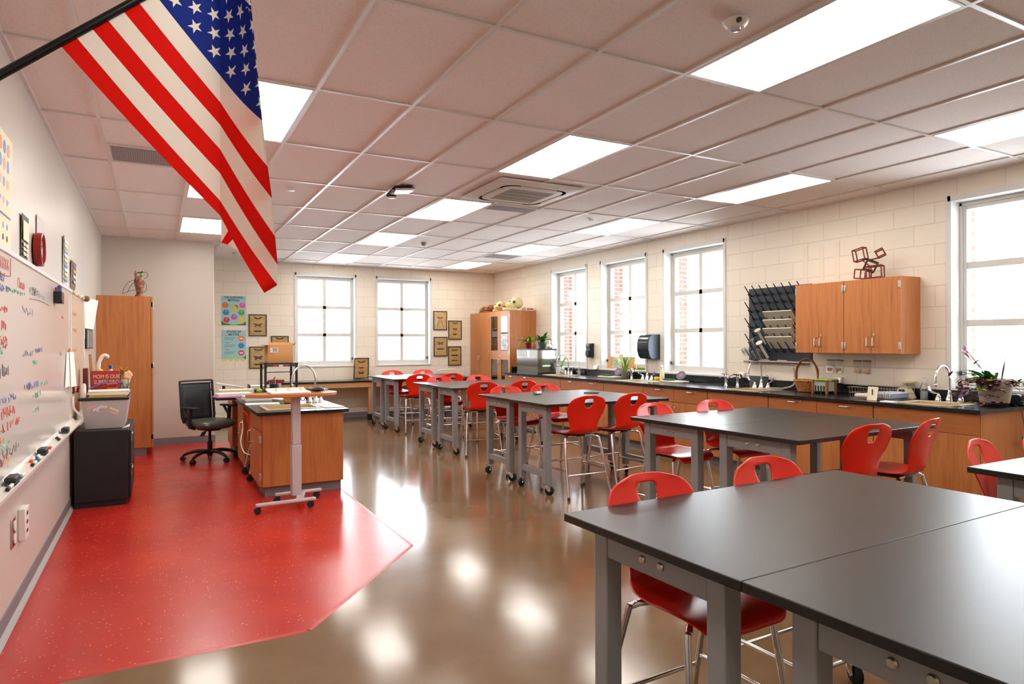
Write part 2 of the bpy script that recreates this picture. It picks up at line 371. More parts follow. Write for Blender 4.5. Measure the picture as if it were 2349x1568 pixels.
def ventmat():
    t = NT(VENTM); v = t.coord((60, 60, 60)); s = t.n('ShaderNodeSeparateXYZ'); t.l(v, s.inputs[0])
    f = t.math('MULTIPLY', t.math('ABSOLUTE', t.math('SINE', t.math('MULTIPLY', s.outputs[0], 3.14))), t.math('ABSOLUTE', t.math('SINE', t.math('MULTIPLY', s.outputs[1], 3.14))))
    t.l(t.ramp(f, [(0.3, S('#97949a')), (0.6, S('#6d6b70'))]), t.b.inputs['Base Color'])
ventmat()
for lab, x0, x1, y0, y1 in (('over the red flooring, partly behind the flag', -2 * TU, -TU, 3.09, 3.60), ('next to the round-cornered air conditioner', 4 * TU, 5 * TU, 3.70, 3.97), ('between light panels near the far windows', 7 * TU, 8 * TU, 7.34, 7.85)):
    t = thing('ceiling_vent', 'grey perforated ceiling vent %s' % lab, 'vent', ((x0 + x1) / 2, (y0 + y1) / 2, ZC))
    f = M(); f.box(x0, x1, y0, y1, ZC - .003, ZC + .0118)
    obj('frame', f, GRID, t); obj('grille', M().box(x0 + .03, x1 - .03, y0 + .03, y1 - .03, ZC - .006, ZC - .003), VENTM, t)
# cassette air conditioner
ax, ay = 2.45, 3.06
ac = thing('air_conditioner', 'square white ceiling air conditioner with rounded dark air slot and grey grille', 'air conditioner', (ax, ay, ZC))
def rrect(hw, r, z, n=6): return [(ax + sx * (hw - r) + r * cos(a), ay + sy * (hw - r) + r * sin(a), z) for sx, sy, a0 in ((1, 1, 0), (-1, 1, pi / 2), (-1, -1, pi), (1, -1, 1.5 * pi)) for a in [a0 + pi / 2 * k / n for k in range(n + 1)]]
def rings(lst, m, mi=0):
    vs = [m.verts(p) for p in lst]
    for A, B in zip(vs, vs[1:]): m.bridge(A, B, mi)
    return vs
OFFW = mat('ac_off_white', '#d8d2c8', 0.4)
m = M(); v = rings([rrect(.48, .02, ZC), rrect(.48, .02, ZC - .012), rrect(.40, .10, ZC - .03), rrect(.365, .12, ZC - .03)], m); obj('panel', m, OFFW, ac)
m = M(); rings([rrect(.366, .12, ZC - .031), rrect(.366, .12, ZC - .012), rrect(.335, .11, ZC - .012), rrect(.335, .11, ZC - .03)], m); obj('air_slot', m, BLACKG, ac)
m = M(); v = rings([rrect(.336, .11, ZC - .03), rrect(.30, .09, ZC - .036), rrect(.25, .02, ZC - .036)], m); obj('inner_panel', m, OFFW, ac)
m = M(); m.box(ax - .25, ax + .25, ay - .25, ay + .25, ZC - .036, ZC - .030)
for k in range(1, 4): m.box(ax - .25, ax + .25, ay - .25 + k * .125 - .004, ay - .25 + k * .125 + .004, ZC - .038, ZC - .036)
obj('return_grille', m, mat('ac_grille', '#8f8578', 0.6), ac)
m = M()
for s in (-1, 1): m.box(ax - .2, ax + .2, ay + s * .35 - .010, ay + s * .35 + .010, ZC - .034, ZC - .030); m.box(ax + s * .35 - .010, ax + s * .35 + .010, ay - .2, ay + .2, ZC - .034, ZC - .030)
obj('louvre', m, mat('louvre_grey', '#b9b6ae', 0.4), ac)
# small ceiling devices
def puck(name, lab, cat, x, y, r, hgt, mt, cone=False):
    t = thing(name, lab, cat, (x, y, ZC))
    pr = [(r, 0), (r, -.006), (r * .9, -hgt * .5), (r * .62, -hgt), (0, -hgt * 1.05)] if cone else [(r, 0), (r, -hgt * .8), (r * .85, -hgt), (0, -hgt)]
    obj('housing', M().lathe((x, y, ZC), pr, 24), mt, t); return t
t = puck('motion_sensor', 'white domed motion sensor on the ceiling near the largest light panel', 'sensor', 1.60, -0.60, .062, .035, WHITEP, True)
obj('lens', M().lathe((1.60, -.60, ZC - .033), [(.026, 0), (.022, -.012), (.0, -.018)], 20), GLASS, t)
m = M()
for k in range(3): m.box(1.56 + k * .006, 1.563 + k * .006, -.66, -.64, ZC - .03, ZC - .012)
obj('slots', m, DKGREY, t)
puck('smoke_detector', 'small white ceiling disc left of the flag edge, above the desk chair', 'detector', 0.311, 3.981, .045, .018, WHITEP)
puck('smoke_detector', 'small dark ceiling detector in front of the far middle lights', 'detector', 2.749, 6.694, .045, .05, mat('detector_taupe', '#7d746c', .5), True)
puck('smoke_detector', 'tiny white ceiling disc left of a right-row light panel', 'detector', 3.964, 3.964, .04, .015, WHITEP)
puck('smoke_detector', 'tiny white ceiling disc close to the far wall above the posters', 'detector', 0.309, 9.3, .04, .015, WHITEP)
t = thing('wireless_unit', 'white flat ceiling device on a black bracket left of the air conditioner', 'wireless device', (1.29, 3.45, ZC))
m = M(); m.prism([(1.20, 3.36, ZC - .045), (1.34, 3.28, ZC - .045), (1.38, 3.34, ZC - .045), (1.37, 3.46, ZC - .045), (1.24, 3.56, ZC - .045)], (0, 0, .022)); obj('body', m, WHITEP, t, bevel=.006)
m = M(); m.prism([(1.19, 3.36, ZC - .022), (1.34, 3.27, ZC - .022), (1.39, 3.34, ZC - .022), (1.38, 3.46, ZC - .022), (1.23, 3.57, ZC - .022)], (0, 0, .021)); m.tube([(1.20, 3.40, ZC - .02), (1.215, 3.62, ZC - .024), (1.215, 3.66, ZC - .037)], .016); m.lathe((1.26, 3.66, ZC - .05), [(.045, .02), (.045, 0)], 20); obj('bracket', m, BLACK, t)
obj('lower_disc', M().lathe((1.26, 3.66, ZC - .056), [(.043, .006), (.043, 0), (.03, -.005), (0, -.006)], 20), WHITEP, t)
# ------------------------------------------------------------------ lab tables
def caster(p, parent, r=.045, name='caster', fork=CHROME, dz=0.0, az=0.3, wheelw=.028):
    """swivel caster under point p (its top plate height p.z)"""
    x, y, zt = p; d = V((cos(az), sin(az), 0)); n = V((-sin(az), cos(az), 0)); c = V((x, y, dz + r)) - d * .022
    m = M(); m.cyl((x, y, zt), (x, y, zt - .02), .016, 10)
    for s in (-1, 1):
        o = n * (s * (wheelw / 2 + .006)); m.prism([V((x, y, zt - .018)) + o - d * .03, V((x, y, zt - .018)) + o + d * .022, c + o + d * .014, c + o - d * .014], n * (.003 * s))
    m.prism([V((x, y, zt - .022)) + d * .022 + n * .022, V((x, y, zt - .022)) + d * .022 - n * .022, V((x, y, zt - .022)) - d * .03 - n * .022, V((x, y, zt - .022)) - d * .03 + n * .022], (0, 0, .006))
    m.cyl(c - n * (wheelw / 2 + .012), c + n * (wheelw / 2 + .012), .007, 8)
    o = obj(name, m, fork, parent)
    w = M(); w.lathe(c - n * (wheelw / 2), [(0, 0), (r * .8, 0), (r, .005), (r, wheelw - .005), (r * .8, wheelw), (0, wheelw)], 18, 0, n)
    obj('wheel', w, RUBBERB, o); return o
TW, TD, TH = 1.524, .762, .90
def make_table(lab, x, y):
    t = thing('lab_table', lab, 'table', (x, y, 0), 0, 'grey framed lab tables with black tops')
    m = M().box(x, x + TW, y, y + TD, TH - .028, TH - .0006)
    obj('tabletop', m, [TOP], t, bevel=.003)
    for ex in (x + .055, x + TW - .055 - .065):
        for ey in (y + .10, y + TD - .10 - .065):
            obj('leg', M().box(ex, ex + .065, ey, ey + .065, .105, TH - .0285), GREYM, t, bevel=.005)
        obj('top_rail', M().box(ex + .004, ex + .06, y + .166, y + TD - .166, TH - .118, TH - .0285), GREYM, t, bevel=.003)
        obj('bottom_rail', M().box(ex + .008, ex + .055, y + .166, y + TD - .166, .17, .232), GREYM, t, bevel=.003)
        s = -1 if ex < x + .5 else 1; fx = ex + .004 if s < 0 else ex + .06
        for by in (y + .345, y + .425): obj('bolt', M().lathe((fx, by, TH - .075), [(.013, 0), (.013, .004), (.009, .008), (0, .008)], 12, 0, (s, 0, 0)), STEEL, t)
        for k, ey in enumerate((y + .1325, y + TD - .1325)): caster((ex + .0325, ey, .105), t, az=(2.4, 0.4, 3.6, 1.2)[k + (0 if s < 0 else 2)])
    return t
tb = make_table('black lab table nearest the viewpoint, running out of the lower right corner', .372, -2.4965)
TB_ROT = R(2)
tb.location = (.370 + 1.525 * sin(TB_ROT), -.971 - 1.525 * cos(TB_ROT), 0); tb.rotation_euler.z = TB_ROT
dup(tb, (.368 + .7622 * sin(TB_ROT), -.971 - .7622 * cos(TB_ROT), 0), TB_ROT, 'black lab table with red stools at its far edge, touching the nearest table')
# far table of the front pair sits at y -1.733 .. -0.971
TABS = [(2.462, .528, 'black lab table of the second row, its far half with two stools behind it'), (2.462, -.236, 'black lab table of the second row, its near half'),
        (2.402, 3.262, 'black lab table of the third row, far half with a small white item on top'), (2.402, 2.498, 'black lab table of the third row, near half, two stools beside it'),
        (2.545, 5.862, 'black lab table of the fourth row, far half'), (2.545, 5.098, 'black lab table of the fourth row, near half'),
        (2.565, 8.388, 'black lab table of the farthest row, half closest to the far windows'), (2.565, 7.624, 'black lab table of the farthest row, near half'),
        (2.492, -1.932, 'black lab table cut off by the right edge of the picture')]
for k, (x, y, l) in enumerate(TABS): dup(tb, (x, y, 0) if k > 1 else (2.45 + (.7622 * (k + 1)) * sin(TB_ROT), 1.29 - .7622 * (k + 1) * cos(TB_ROT), 0), 0 if k > 1 else TB_ROT, l)

# ------------------------------------------------------------------ red stools
def stool_proto():
    t = thing('lab_stool', 'x', 'stool', (0, 0, 0), 0, 'red moulded lab stools around the tables')
    # profile: (y, z, half width, edge curl y, edge curl z)
    pr = [(.235, .558, .165, 0, .0), (.232, .580, .19, 0, .004), (.19, .600, .215, 0, .012), (.10, .604, .228, 0, .018), (0, .598, .23, 0, .022), (-.09, .594, .215, .0, .026), (-.15, .602, .185, .01, .024),
          (-.188, .632, .165, .03, .012), (-.203, .68, .163, .045, 0), (-.206, .73, .178, .042, 0), (-.214, .79, .210, .035, 0), (-.225, .84, .226, .03, 0), (-.233, .864, .227, .028, 0), (-.248, .907, .221, .026, 0), (-.262, .951, .188, .022, 0), (-.270, .968, .140, .025, 0), (-.275, .980, .088, .012, 0), (-.276, .985, .05, .004, 0)]
    m = M(); g = []
    for i, (y, z, w, cy, cz) in enumerate(pr):
        xi = {12: .027, 13: .044, 14: .048}.get(i, .05); xi = min(xi, .5 * w)
        row = []
        for x in (-w, -(w * .62 + xi * .38), -(w * .25 + xi * .75) if xi < .045 else -xi, -xi * .35, xi * .35, (w * .25 + xi * .75) if xi < .045 else xi, w * .62 + xi * .38, w):
            if i in (12, 13, 14) and abs(x) < w * .5: x = math.copysign(xi if abs(x) > xi * .5 else xi * .35, x)
            u = abs(x) / w; row.append((x, y + cy * u * u, z + cz * u ** 2))
        g.append(m.verts(row))
    for i in range(len(g) - 1):
        for j in range(7):
            if i in (12, 13) and 2 <= j <= 4: continue
            m.face([g[i][j], g[i][j + 1], g[i + 1][j + 1], g[i + 1][j]])
    o = obj('seat_shell', m, REDP, t, solid=.011, sub=2); bake(o); o.data.shade_smooth()
    for sx in (-1, 1):
        for y0, y1, yf in ((.12, .15, .235), (-.09, -.12, -.265)):
            pts = smooth_path([(sx * .05, y0, .577), (sx * .14, y0, .577), (sx * .185, y1, .562), (sx * .203, y1 + (yf - y1) * .12, .51), (sx * .245, yf, .012)], 5)
            l = obj('leg', M().tube(pts, .0125, 10), CHROME, t)
            obj('glide', M().lathe((sx * .245, yf, 0), [(.012, 0), (.016, .004), (.014, .03), (.009, .034)], 10), DKGREY, l)
    def legx(z): return .203 + (.245 - .203) * (.51 - z) / .498
    def legy(z, y1, yf): a = y1 + (yf - y1) * .12; return a + (yf - a) * (.51 - z) / .498
    for nm, z, f in (('front_footrest', .30, 1), ('rear_footrest', .22, 0)):
        y = legy(z, .15, .235) if f else legy(z, -.12, -.265); obj(nm, M().cyl((-legx(z), y, z), (legx(z), y, z), .009, 10), CHROME, t)
    for s in (-1, 1):
        z = .26; obj('side_bar', M().cyl((s * legx(z), legy(z, .15, .235), z), (s * legx(z), legy(z, -.12, -.265), z), .009, 10), CHROME, t)
    obj('seat_bracket', M().box(-.10, .10, -.10, .13, .570, .590), BLACK, t, bevel=.006)
    return t
st0 = stool_proto()
def S_(tx, ty, far, rz, lab):
    """a stool whose back top stands at tx, ty; far: at the far side of its table, facing us"""
    a = (pi if far else 0) + rz; off = V((0, .276, 0)); off.rotate(Matrix.Rotation(a, 3, 'Z')); return (tx + off.x, ty + off.y, 0), a, lab
STOOLS = [S_(.785, -.885, 1, .04, 'large red stool nearest the viewpoint, tucked under the far edge of the closest table'),
    S_(1.47, -.845, 1, .02, 'red stool right of the nearest one, only its back top showing over the closest table'),
    S_(2.79, 1.45, 1, .1, 'red stool at the left end of the second row, facing us behind the table'),
    S_(3.45, 1.42, 1, -.05, 'red stool facing us behind the second row table, backed by drawer fronts'),
    S_(3.03, -.385, 0, -.04, 'red stool left of two seen edge-on in front of the second row table'),
    S_(3.655, -.39, 0, .2, 'red stool right of two seen edge-on, its seat showing, near the counter end'),
    S_(2.834, -1.02, 1, .18, 'red stool behind the table cut off at the right edge, its slot showing'),
    S_(3.40, -1.02, 1, .1, 'red stool half cut off by the right edge of the picture'),
    S_(2.79, 2.32, 0, .0, 'red stool seen from behind at the third row, left one with four chrome legs showing'),
    S_(3.37, 2.36, 0, .12, 'red stool seen from behind at the third row, right one'),
    S_(2.78, 4.105, 1, .03, 'red stool facing us behind the left end of the third row table'),
    S_(3.37, 4.17, 1, 0, 'red stool facing us behind the third row table, right one by a small white item'),
    S_(2.90, 4.88, 0, -.22, 'red stool seen from behind at the fourth row, turned sideways, left one'),
    S_(3.55, 4.93, 0, .05, 'red stool seen from behind at the fourth row, right one'),
    S_(2.99, 6.71, 1, 0, 'red stool facing us behind the fourth row table, left one'),
    S_(3.66, 6.715, 1, .0, 'red stool facing us behind the fourth row table, right one near the tall cabinet'),
    S_(2.95, 7.41, 0, -.03, 'red stool seen from behind at the farthest row, left one'),
    S_(3.56, 7.45, 0, .05, 'red stool seen from behind at the farthest row, right one'),
    S_(3.05, 9.235, 1, .0, 'red stool facing us at the far side of the farthest table, left one'),
    S_(3.69, 9.3, 1, .05, 'red stool facing us at the far side of the farthest table, right one')]
for k, (loc, a, lab) in enumerate(STOOLS):
    if k == 0: st0.location = loc; st0.rotation_euler = (0, 0, a); st0['label'] = lab
    else: dup(st0, loc, a, lab)
# teacher's rolling stool in the knee space of the desk
t = thing('rolling_stool', 'red-backed stool on casters pushed into the knee space of the teaching desk', 'stool', (.24, 4.95, F0), R(-90))
o = obj('seat_shell', M(), REDP, t, wts=False); o.data = bpy.data.objects['seat_shell'].data
o.scale = (1, 1, .76)
for sx in (-1, 1):
    for yf in (.21, -.23):
        obj('leg', M().tube(smooth_path([(sx * .05, yf * .5, .44), (sx * .14, yf * .55, .44), (sx * .19, yf * .65, .41), (sx * .23, yf, .085)], 5), .013, 10), mat('pale_grey_metal', '#b9b6b2', .35, .3), t, wts=False)
        m = M(); m.cyl((sx * .23 - .014, yf, .037), (sx * .23 + .014, yf, .037), .036, 14); m.cyl((sx * .23, yf, .085), (sx * .23, yf, .05), .012, 8); obj('caster', m, RUBBERB, t, wts=False)
    obj('side_bar', M().cyl((sx * .22, .19, .17), (sx * .22, -.21, .17), .009), MAT['pale_grey_metal'], t, wts=False)
obj('cross_bar', M().cyl((-.22, -.02, .17), (.22, -.02, .17), .009), MAT['pale_grey_metal'], t, wts=False)
t2 = thing('charging_cable', 'white cable looping down beside the red rolling stool', 'cord', (.02, 4.95, .5))
obj('cord', M().tube(smooth_path([(-.012, 5.22, .62), (-.014, 5.17, .52), (-.05, 5.02, .40), (-.03, 4.9, .3), (.03, 4.80, .28), (.08, 4.78, .3)], 5), .006), WHITEP, t2)
# small items on the lab tables
t = thing('correction_tape', 'small white and teal item lying on the third row table', 'eraser', (2.97, 3.62, TH))
m = M(); m.cyl((2.93, 3.60, TH + .018), (3.01, 3.63, TH + .018), .018, 12); obj('body', m, WHITEP, t, bevel=.003)
obj('cap', M().cyl((2.90, 3.585, TH + .016), (2.932, 3.598, TH + .016), .016, 12), mat('teal', '#1d8a8f', .5), t)
t = thing('marker', 'thin dark marker lying on the third row table', 'marker', (3.6, 3.45, TH))
obj('barrel', M().cyl((3.52, 3.50, TH + .007), (3.66, 3.40, TH + .007), .007, 8), BLACK, t)
# cart with a looped handle behind the farthest table
t = thing('utility_cart', 'cart with a cream tubular loop handle behind the farthest table', 'cart', (4.32, 9.6, 0))
CRM = mat('cream_enamel', '#e2d6bd', .35)
obj('handle', M().tube(smooth_path([(4.13, 9.6, .2), (4.13, 9.6, .88), (4.15, 9.6, .93), (4.21, 9.6, .952), (4.43, 9.6, .952), (4.49, 9.6, .93), (4.51, 9.6, .88), (4.51, 9.6, .2)], 4), .011), CRM, t)
obj('shelf', M().box(4.12, 4.52, 9.3, 9.61, .2, .23), CRM, t, bevel=.005)
for x in (4.15, 4.49):
    for y in (9.33, 9.58): obj('wheel', M().cyl((x - .012, y, .09), (x + .012, y, .09), .09, 14), RUBBERB, t)
# ------------------------------------------------------------------ counter along the windows
CT, CF = .928, 5.035        # worktop height, worktop front
EDG = [.06, .974, 2.19, 3.105, 4.32, 5.24, 6.455, 7.37, 8.47]
SINKY = [.585, 2.65, 4.79, 6.92]; FAUY = [.60, 2.78, 4.92, 7.09]
def pull(name, p, parent, ax, ln=.10, out=(-1, 0, 0), m=STEEL):
    p, ax, o = V(p), V(ax), V(out); a, b = p - ax * ln / 2, p + ax * ln / 2
    return obj(name, M().tube([a, a + o * .022, a + o * .03 + ax * .008, b + o * .03 - ax * .008, b + o * .022, b], .0055, 8), m, parent)
def lockb(p, parent, out=(-1, 0, 0)): return obj('lock', M().cyl(V(p), V(p) + V(out) * .006, .011, 12), STEEL, parent)
def hinge(p, parent, ax, q=0): return obj('hinge', M().box(p[0] - .010, p[0] + .004, p[1] - .011, p[1] + .011, p[2] - .035, p[2] + .035), STEEL, parent, bevel=.003)
cabl = ['base cabinet with a deep false front at the near end of the counter', 'base cabinet with two drawers under the wicker basket and striped towel',
        'base cabinet with false front under the sink below the drying rack', 'base cabinet with two drawers under the window right of the towel dispenser', 'base cabinet with false front under the sink by the grassy plant',
        'base cabinet with two drawers below the black soap dispenser', 'base cabinet with false front under the farthest sink', 'base cabinet with two drawers below the aquarium']
FX = 5.075
for k in range(8):
    a, b = EDG[k], EDG[k + 1]; c = (a + b) / 2
    t = thing('base_cabinet', 'wood-grain ' + cabl[k], 'cabinet', (5.4, c, 0), 0, 'base cabinets under the window counter')
    m = M()
    if k % 2: m.box(FX + .022, XR - .002, a + .001, b - .001, .10, CT - .034)
    else: m.box(FX + .022, XR - .002, a + .001, b - .001, .10, CT - .21).box(FX + .022, XR - .002, a + .001, a + .02, CT - .21, CT - .034).box(FX + .022, XR - .002, b - .02, b - .001, CT - .21, CT - .034).box(FX + .022, FX + .04, a + .02, b - .02, CT - .21, CT - .034)
    obj('body', m, WV, t)
    obj('toe_kick', M().box(FX + .07, XR - .002, a, b, 0, .10), BASEB, t)
    for lo, hi in ((a + .006, c - .002), (c + .002, b - .006)):
        mid = (lo + hi) / 2
        if k % 2:
            d = obj('drawer', M().box(FX, FX + .021, lo, hi, .715, CT - .04), WH, t, bevel=.002)
            pull('pull', (FX, mid - .02, .858), d, (0, 1, 0)); lockb((FX, mid - .115, .866), d)
        d = obj('door', M().box(FX, FX + .021, lo, hi, .108, .708), WV, t, bevel=.002)
        pull('pull', (FX, (hi - .045) if lo < c - .1 else (lo + .045), .60), d, (0, 0, 1))
    if k % 2 == 0: obj('false_front', M().box(FX, FX + .021, a + .006, b - .006, .712, CT - .04), WH, t, bevel=.002)
# worktop with cut-outs for four sinks
SX0, SX1, SHW = 5.17, 5.56, .235
ct = thing('countertop', 'long black worktop with backsplash along the window wall', 'countertop', (5.4, 4.3, CT))
m = M(); y0 = .035
for y in SINKY + [None]:
    y1 = 8.47 if y is None else y - SHW
    m.box(CF, XR - .004, y0, y1, CT - .032, CT - .0008)
    if y is not None: m.box(CF, SX0, y1, y + SHW, CT - .032, CT - .0008); m.box(SX1, XR - .004, y1, y + SHW, CT - .032, CT - .0008); y0 = y + SHW
bmesh.ops.remove_doubles(m.bm, verts=m.bm.verts[:], dist=1e-5)
obj('slab', m, EPOXY, ct)
obj('backsplash', M().box(XR - .024, XR - .004, .035, 8.47, CT, CT + .10), EPOXY, ct, bevel=.003)
obj('end_splash', M().box(5.22, XR - .024, 8.452, 8.47, CT, CT + .10), EPOXY, ct, bevel=.003)
SINKM = mat('sink_beige_steel', '#cdb894', 0.3, 0.55)
lab = ['nearest the viewpoint, beside the purple plant', 'under the peg drying rack', 'by the grassy plant and yellow sponge', 'beside the aquarium']
for k, y in enumerate(SINKY):
    t = thing('sink', 'beige drop-in lab sink %s' % lab[k], 'sink', (5.36, y, CT))
    m = M(); z0, z1 = CT - .19, CT + .006
    def rr(x0, x1, h, z): return m.verts([(x0, y - h, z), (x1, y - h, z), (x1, y + h, z), (x0, y + h, z)])
    L = [rr(SX0 - .02, SX1 + .02, SHW + .02, CT + .001), rr(SX0 - .02, SX1 + .02, SHW + .02, z1), rr(SX0 + .012, SX1 - .012, SHW - .014, z1), rr(SX0 + .025, SX1 - .025, SHW - .03, z0)]
    for A, B in zip(L, L[1:]): m.bridge(A, B)
    m.face(L[-1]); obj('basin', m, SINKM, t, bevel=.004)
    obj('drain', M().lathe((5.365, y, z0 + .001), [(.04, 0), (.04, .004), (.03, .005), (0, .003)], 18), STEEL, t)
def faucet(lab, x, y, z, h=.30, rz=0, blade=True, reach=.20, mt=CHROME):
    t = thing('faucet', lab, 'faucet', (x, y, z), rz, 'gooseneck faucets')
    m = M(); m.lathe((0, 0, 0), [(.034, 0), (.032, .02), (.022, .055), (.016, .075), (.018, .085), (.012, .10), (.011, .11)], 16); obj('base', m, mt, t, wts=False)
    r = reach / 2; pts = [V((0, 0, .10)), V((0, 0, h - r))] + arc((-r, 0, h - r), r, 0, pi, 12, (1, 0, 0), (0, 0, 1))[1:] + [V((-2 * r, 0, h - r - .05))]
    obj('spout', M().tube(pts, .0095, 10), mt, t, wts=False); obj('nozzle', M().lathe((-2 * r, 0, h - r - .05), [(.0095, 0), (.012, -.006), (.012, -.02), (.008, -.03)], 12), mt, t, wts=False)
    for s in (-1, 1):
        m = M(); m.lathe((0, s * .10, 0), [(.032, 0), (.03, .018), (.018, .05), (.012, .062), (.012, .07), (0, .074)], 14); o = obj('handle', m, mt, t, wts=False)
        if blade:
            b = M(); pts = smooth_path([(0, s * .10, .068), (-.01, s * .135, .075), (-.015, s * .175, .10), (-.015, s * .185, .135)], 4); b.tube(pts, [.008, .008, .008, .009, .01, .011, .012, .013, .014, .013, .012, .011, .009], 8); obj('blade', b, mt if s > 0 else mat('lilac_blade', '#8d86a8', .3, .4), o, wts=False)
    return t
faucet('chrome gooseneck faucet at the sink nearest the viewpoint', 5.65, FAUY[0], CT, .34, 0, True, .23)
faucet('chrome gooseneck faucet with one lilac handle below the drying rack', 5.65, FAUY[1], CT, .335, 0, True, .22)
faucet('chrome gooseneck faucet under the black paper towel dispenser', 5.65, FAUY[2], CT, .30, 0, True, .20)
faucet('thin chrome gooseneck faucet beside the aquarium', 5.65, FAUY[3], CT, .345, 0, True, .24)
def turret(lab, x, y):
    t = thing('gas_turret', lab, 'gas tap', (x, y, CT), 0, 'chrome bench taps')
    m = M().lathe((x, y, CT), [(.03, 0), (.024, .012), (.018, .03), (.02, .09), (.024, .10), (.024, .125), (.01, .135), (0, .135)], 14); obj('post', m, CHROME, t)
    for s in (-1, 1):
        o = obj('nozzle', M().tube([(x, y, CT + .115), (x - .02, y + s * .05, CT + .115), (x - .045, y + s * .075, CT + .10)], [.012, .009, .006], 8), CHROME, t)
        obj('lever', M().tube([(x, y + s * .03, CT + .12), (x, y + s * .03, CT + .15), (x - .045, y + s * .035, CT + .155)], .006, 8), mat('red_lever', '#a33426', .4) if s > 0 else CHROME, o)
turret('chrome bench gas tap, left one behind the second sink', 5.60, 3.30); turret('chrome bench gas tap between a dark bin and its twin by the second sink', 5.69, 3.19)
turret('chrome bench gas tap next to the grassy plant', 5.66, 5.30)
# aquarium with plants on its lid
t = thing('aquarium', 'cloudy glass aquarium with black rims at the far end of the counter', 'aquarium', (5.385, 7.78, CT))
AX0, AX1, AY0, AY1, AZ = 5.185, 5.585, 7.39, 8.17, 1.385
TANKG = glass('tank_glass', (.80, .86, .84), .10, .15)
obj('tank', M().box(AX0, AX1, AY0, AY1, CT + .012, AZ - .01), TANKG, t, flat=True)
obj('base_rim', M().box(AX0 - .005, AX1 + .005, AY0 - .005, AY1 + .005, CT, CT + .028), BLACK, t, bevel=.003)
m = M(); m.box(AX0 - .005, AX1 + .005, AY0 - .005, AY1 + .005, AZ - .028, AZ - .0008); obj('lid', m, BLACK, t, bevel=.003)
m = M(); m.box(AX0 + .008, AX1 - .008, AY0 + .008, AY1 - .008, CT + .03, CT + .13); obj('gravel', m, mat('tank_gravel', '#8c8668', .9), t)
m = M(); m.box(AX0 + .009, AX1 - .009, AY0 + .009, AY1 - .009, CT + .131, CT + .27); obj('water', m, glass('murky_water', (.62, .68, .58), .02), t, flat=True)
m = M(); m.box(AX0 - .004, AX0 - .001, 7.79, 8.14, AZ - .15, AZ - .032); obj('label_sheet', m, mat('label_sheet', '#c5cdc8', .6), t)
m = M(); m.box(AX0 - .004, AX0 - .001, 7.41, 7.68, AZ - .15, AZ - .032); obj('label_sheet', m, MAT['label_sheet'], t)
m = M(); m.tube([(5.50, AY0 - .02, CT + .08), (5.50, AY0 - .02, CT + .2)], .035, 10); obj('filter', m, DKGREY, t, bevel=.008)
def pot_plant(name, lab, x, y, z, r, hh, potm, n, L, w, mt, up=(.9, 1.4), droop=(1.2, 2.2), seed=1, mt2=None):
    t = thing(name, lab, 'plant', (x, y, z)); random.seed(seed)
    obj('pot', M().lathe((x, y, z), [(r * .72, 0), (r, hh), (r * .9, hh), (r * .85, hh - .01), (0, hh - .015)], 18), potm, t)
    m = M()
    for i in range(n): m.leaf((x + random.uniform(-.3, .3) * r, y + random.uniform(-.3, .3) * r, z + hh - .01), random.uniform(0, 2 * pi), L * random.uniform(.6, 1.1), w * random.uniform(.7, 1.1), random.uniform(*up), random.uniform(*droop), 1 if random.random() < .35 else 0)
    obj('leaves', m, [mt, mt2 or mt], t); return t
pot_plant('spider_plant', 'yellow-green spider plant in a maroon pot on the aquarium, left one', 5.33, 7.95, AZ, .085, .11, MAROON, 46, .31, .028, mat('leaf_lime', '#8ba520', .45), (.7, 1.45), (1.6, 2.6), 3, GREENL)
pot_plant('leafy_plant', 'bushy dark green plant in a green-grey pot on the aquarium, right one', 5.40, 7.585, AZ, .085, .13, mat('green_grey_pot', '#3d4f47', .6), 40, .24, .05, GREEND, (.6, 1.4), (.9, 1.9), 5, GREENL)
t = thing('figurine', 'small pale figurine on the aquarium lid', 'ornament', (5.5, 7.44, AZ)); m = M()
m.sph((5.46, 7.44, AZ + .045), .05, 0, 14, (1, 1.1, .85)); obj('body', m, mat('pale_pink', '#e6d3c2', .5), t); obj('head', M().tube([(5.46, 7.44, AZ + .07), (5.455, 7.435, AZ + .13), (5.45, 7.425, AZ + .155)], [.025, .018, .008], 10), MAT['pale_pink'], t)
t = thing('planter', 'small dark blue-grey planter with silver leaves on the aquarium lid', 'plant', (5.54, 7.52, AZ)); obj('pot', M().lathe((5.54, 7.52, AZ), [(.03, 0), (.045, .08), (.04, .08), (0, .075)], 16), mat('slate_blue', '#3b4656', .5), t)
m = M(); [m.leaf((5.54, 7.52, AZ + .07), a, .09, .022, .9, 1.2, 0) for a in (0, 1, 2, 3, 4, 5, 5.8)]; obj('leaves', m, mat('silver_leaf', '#a9aca6', .5), t)
t = thing('cup', 'frosted plastic cup in front of the aquarium', 'cup', (5.54, 7.265, CT)); obj('cup_body', M().lathe((5.54, 7.265, CT), [(.038, 0), (.05, .13), (.047, .13), (.036, .005), (0, .005)], 18), mat('frosted_plastic', '#d9dde0', .5), t)
t = thing('orchid', 'single-leaf orchid in a clear white pot by the farthest sink', 'plant', (5.705, 7.40, CT)); obj('pot', M().lathe((5.705, 7.40, CT), [(.045, 0), (.06, .12), (.055, .12), (0, .11)], 18), WHITEP, t)
m = M(); m.leaf((5.705, 7.40, CT + .11), -1.2, .2, .07, 1.35, .5); m.leaf((5.705, 7.40, CT + .11), 2.0, .12, .06, .9, 1.2); m.leaf((5.705, 7.40, CT + .11), -2.6, .12, .05, .8, 1.2); obj('leaves', m, GREENL, t)
t = thing('ornament', 'round beige stone-like ornament by the farthest sink', 'ornament', (5.555, 7.16, CT)); obj('ball', M().sph((5.555, 7.16, CT + .034), .034), mat('beige_stone', '#b59c85', .6), t)
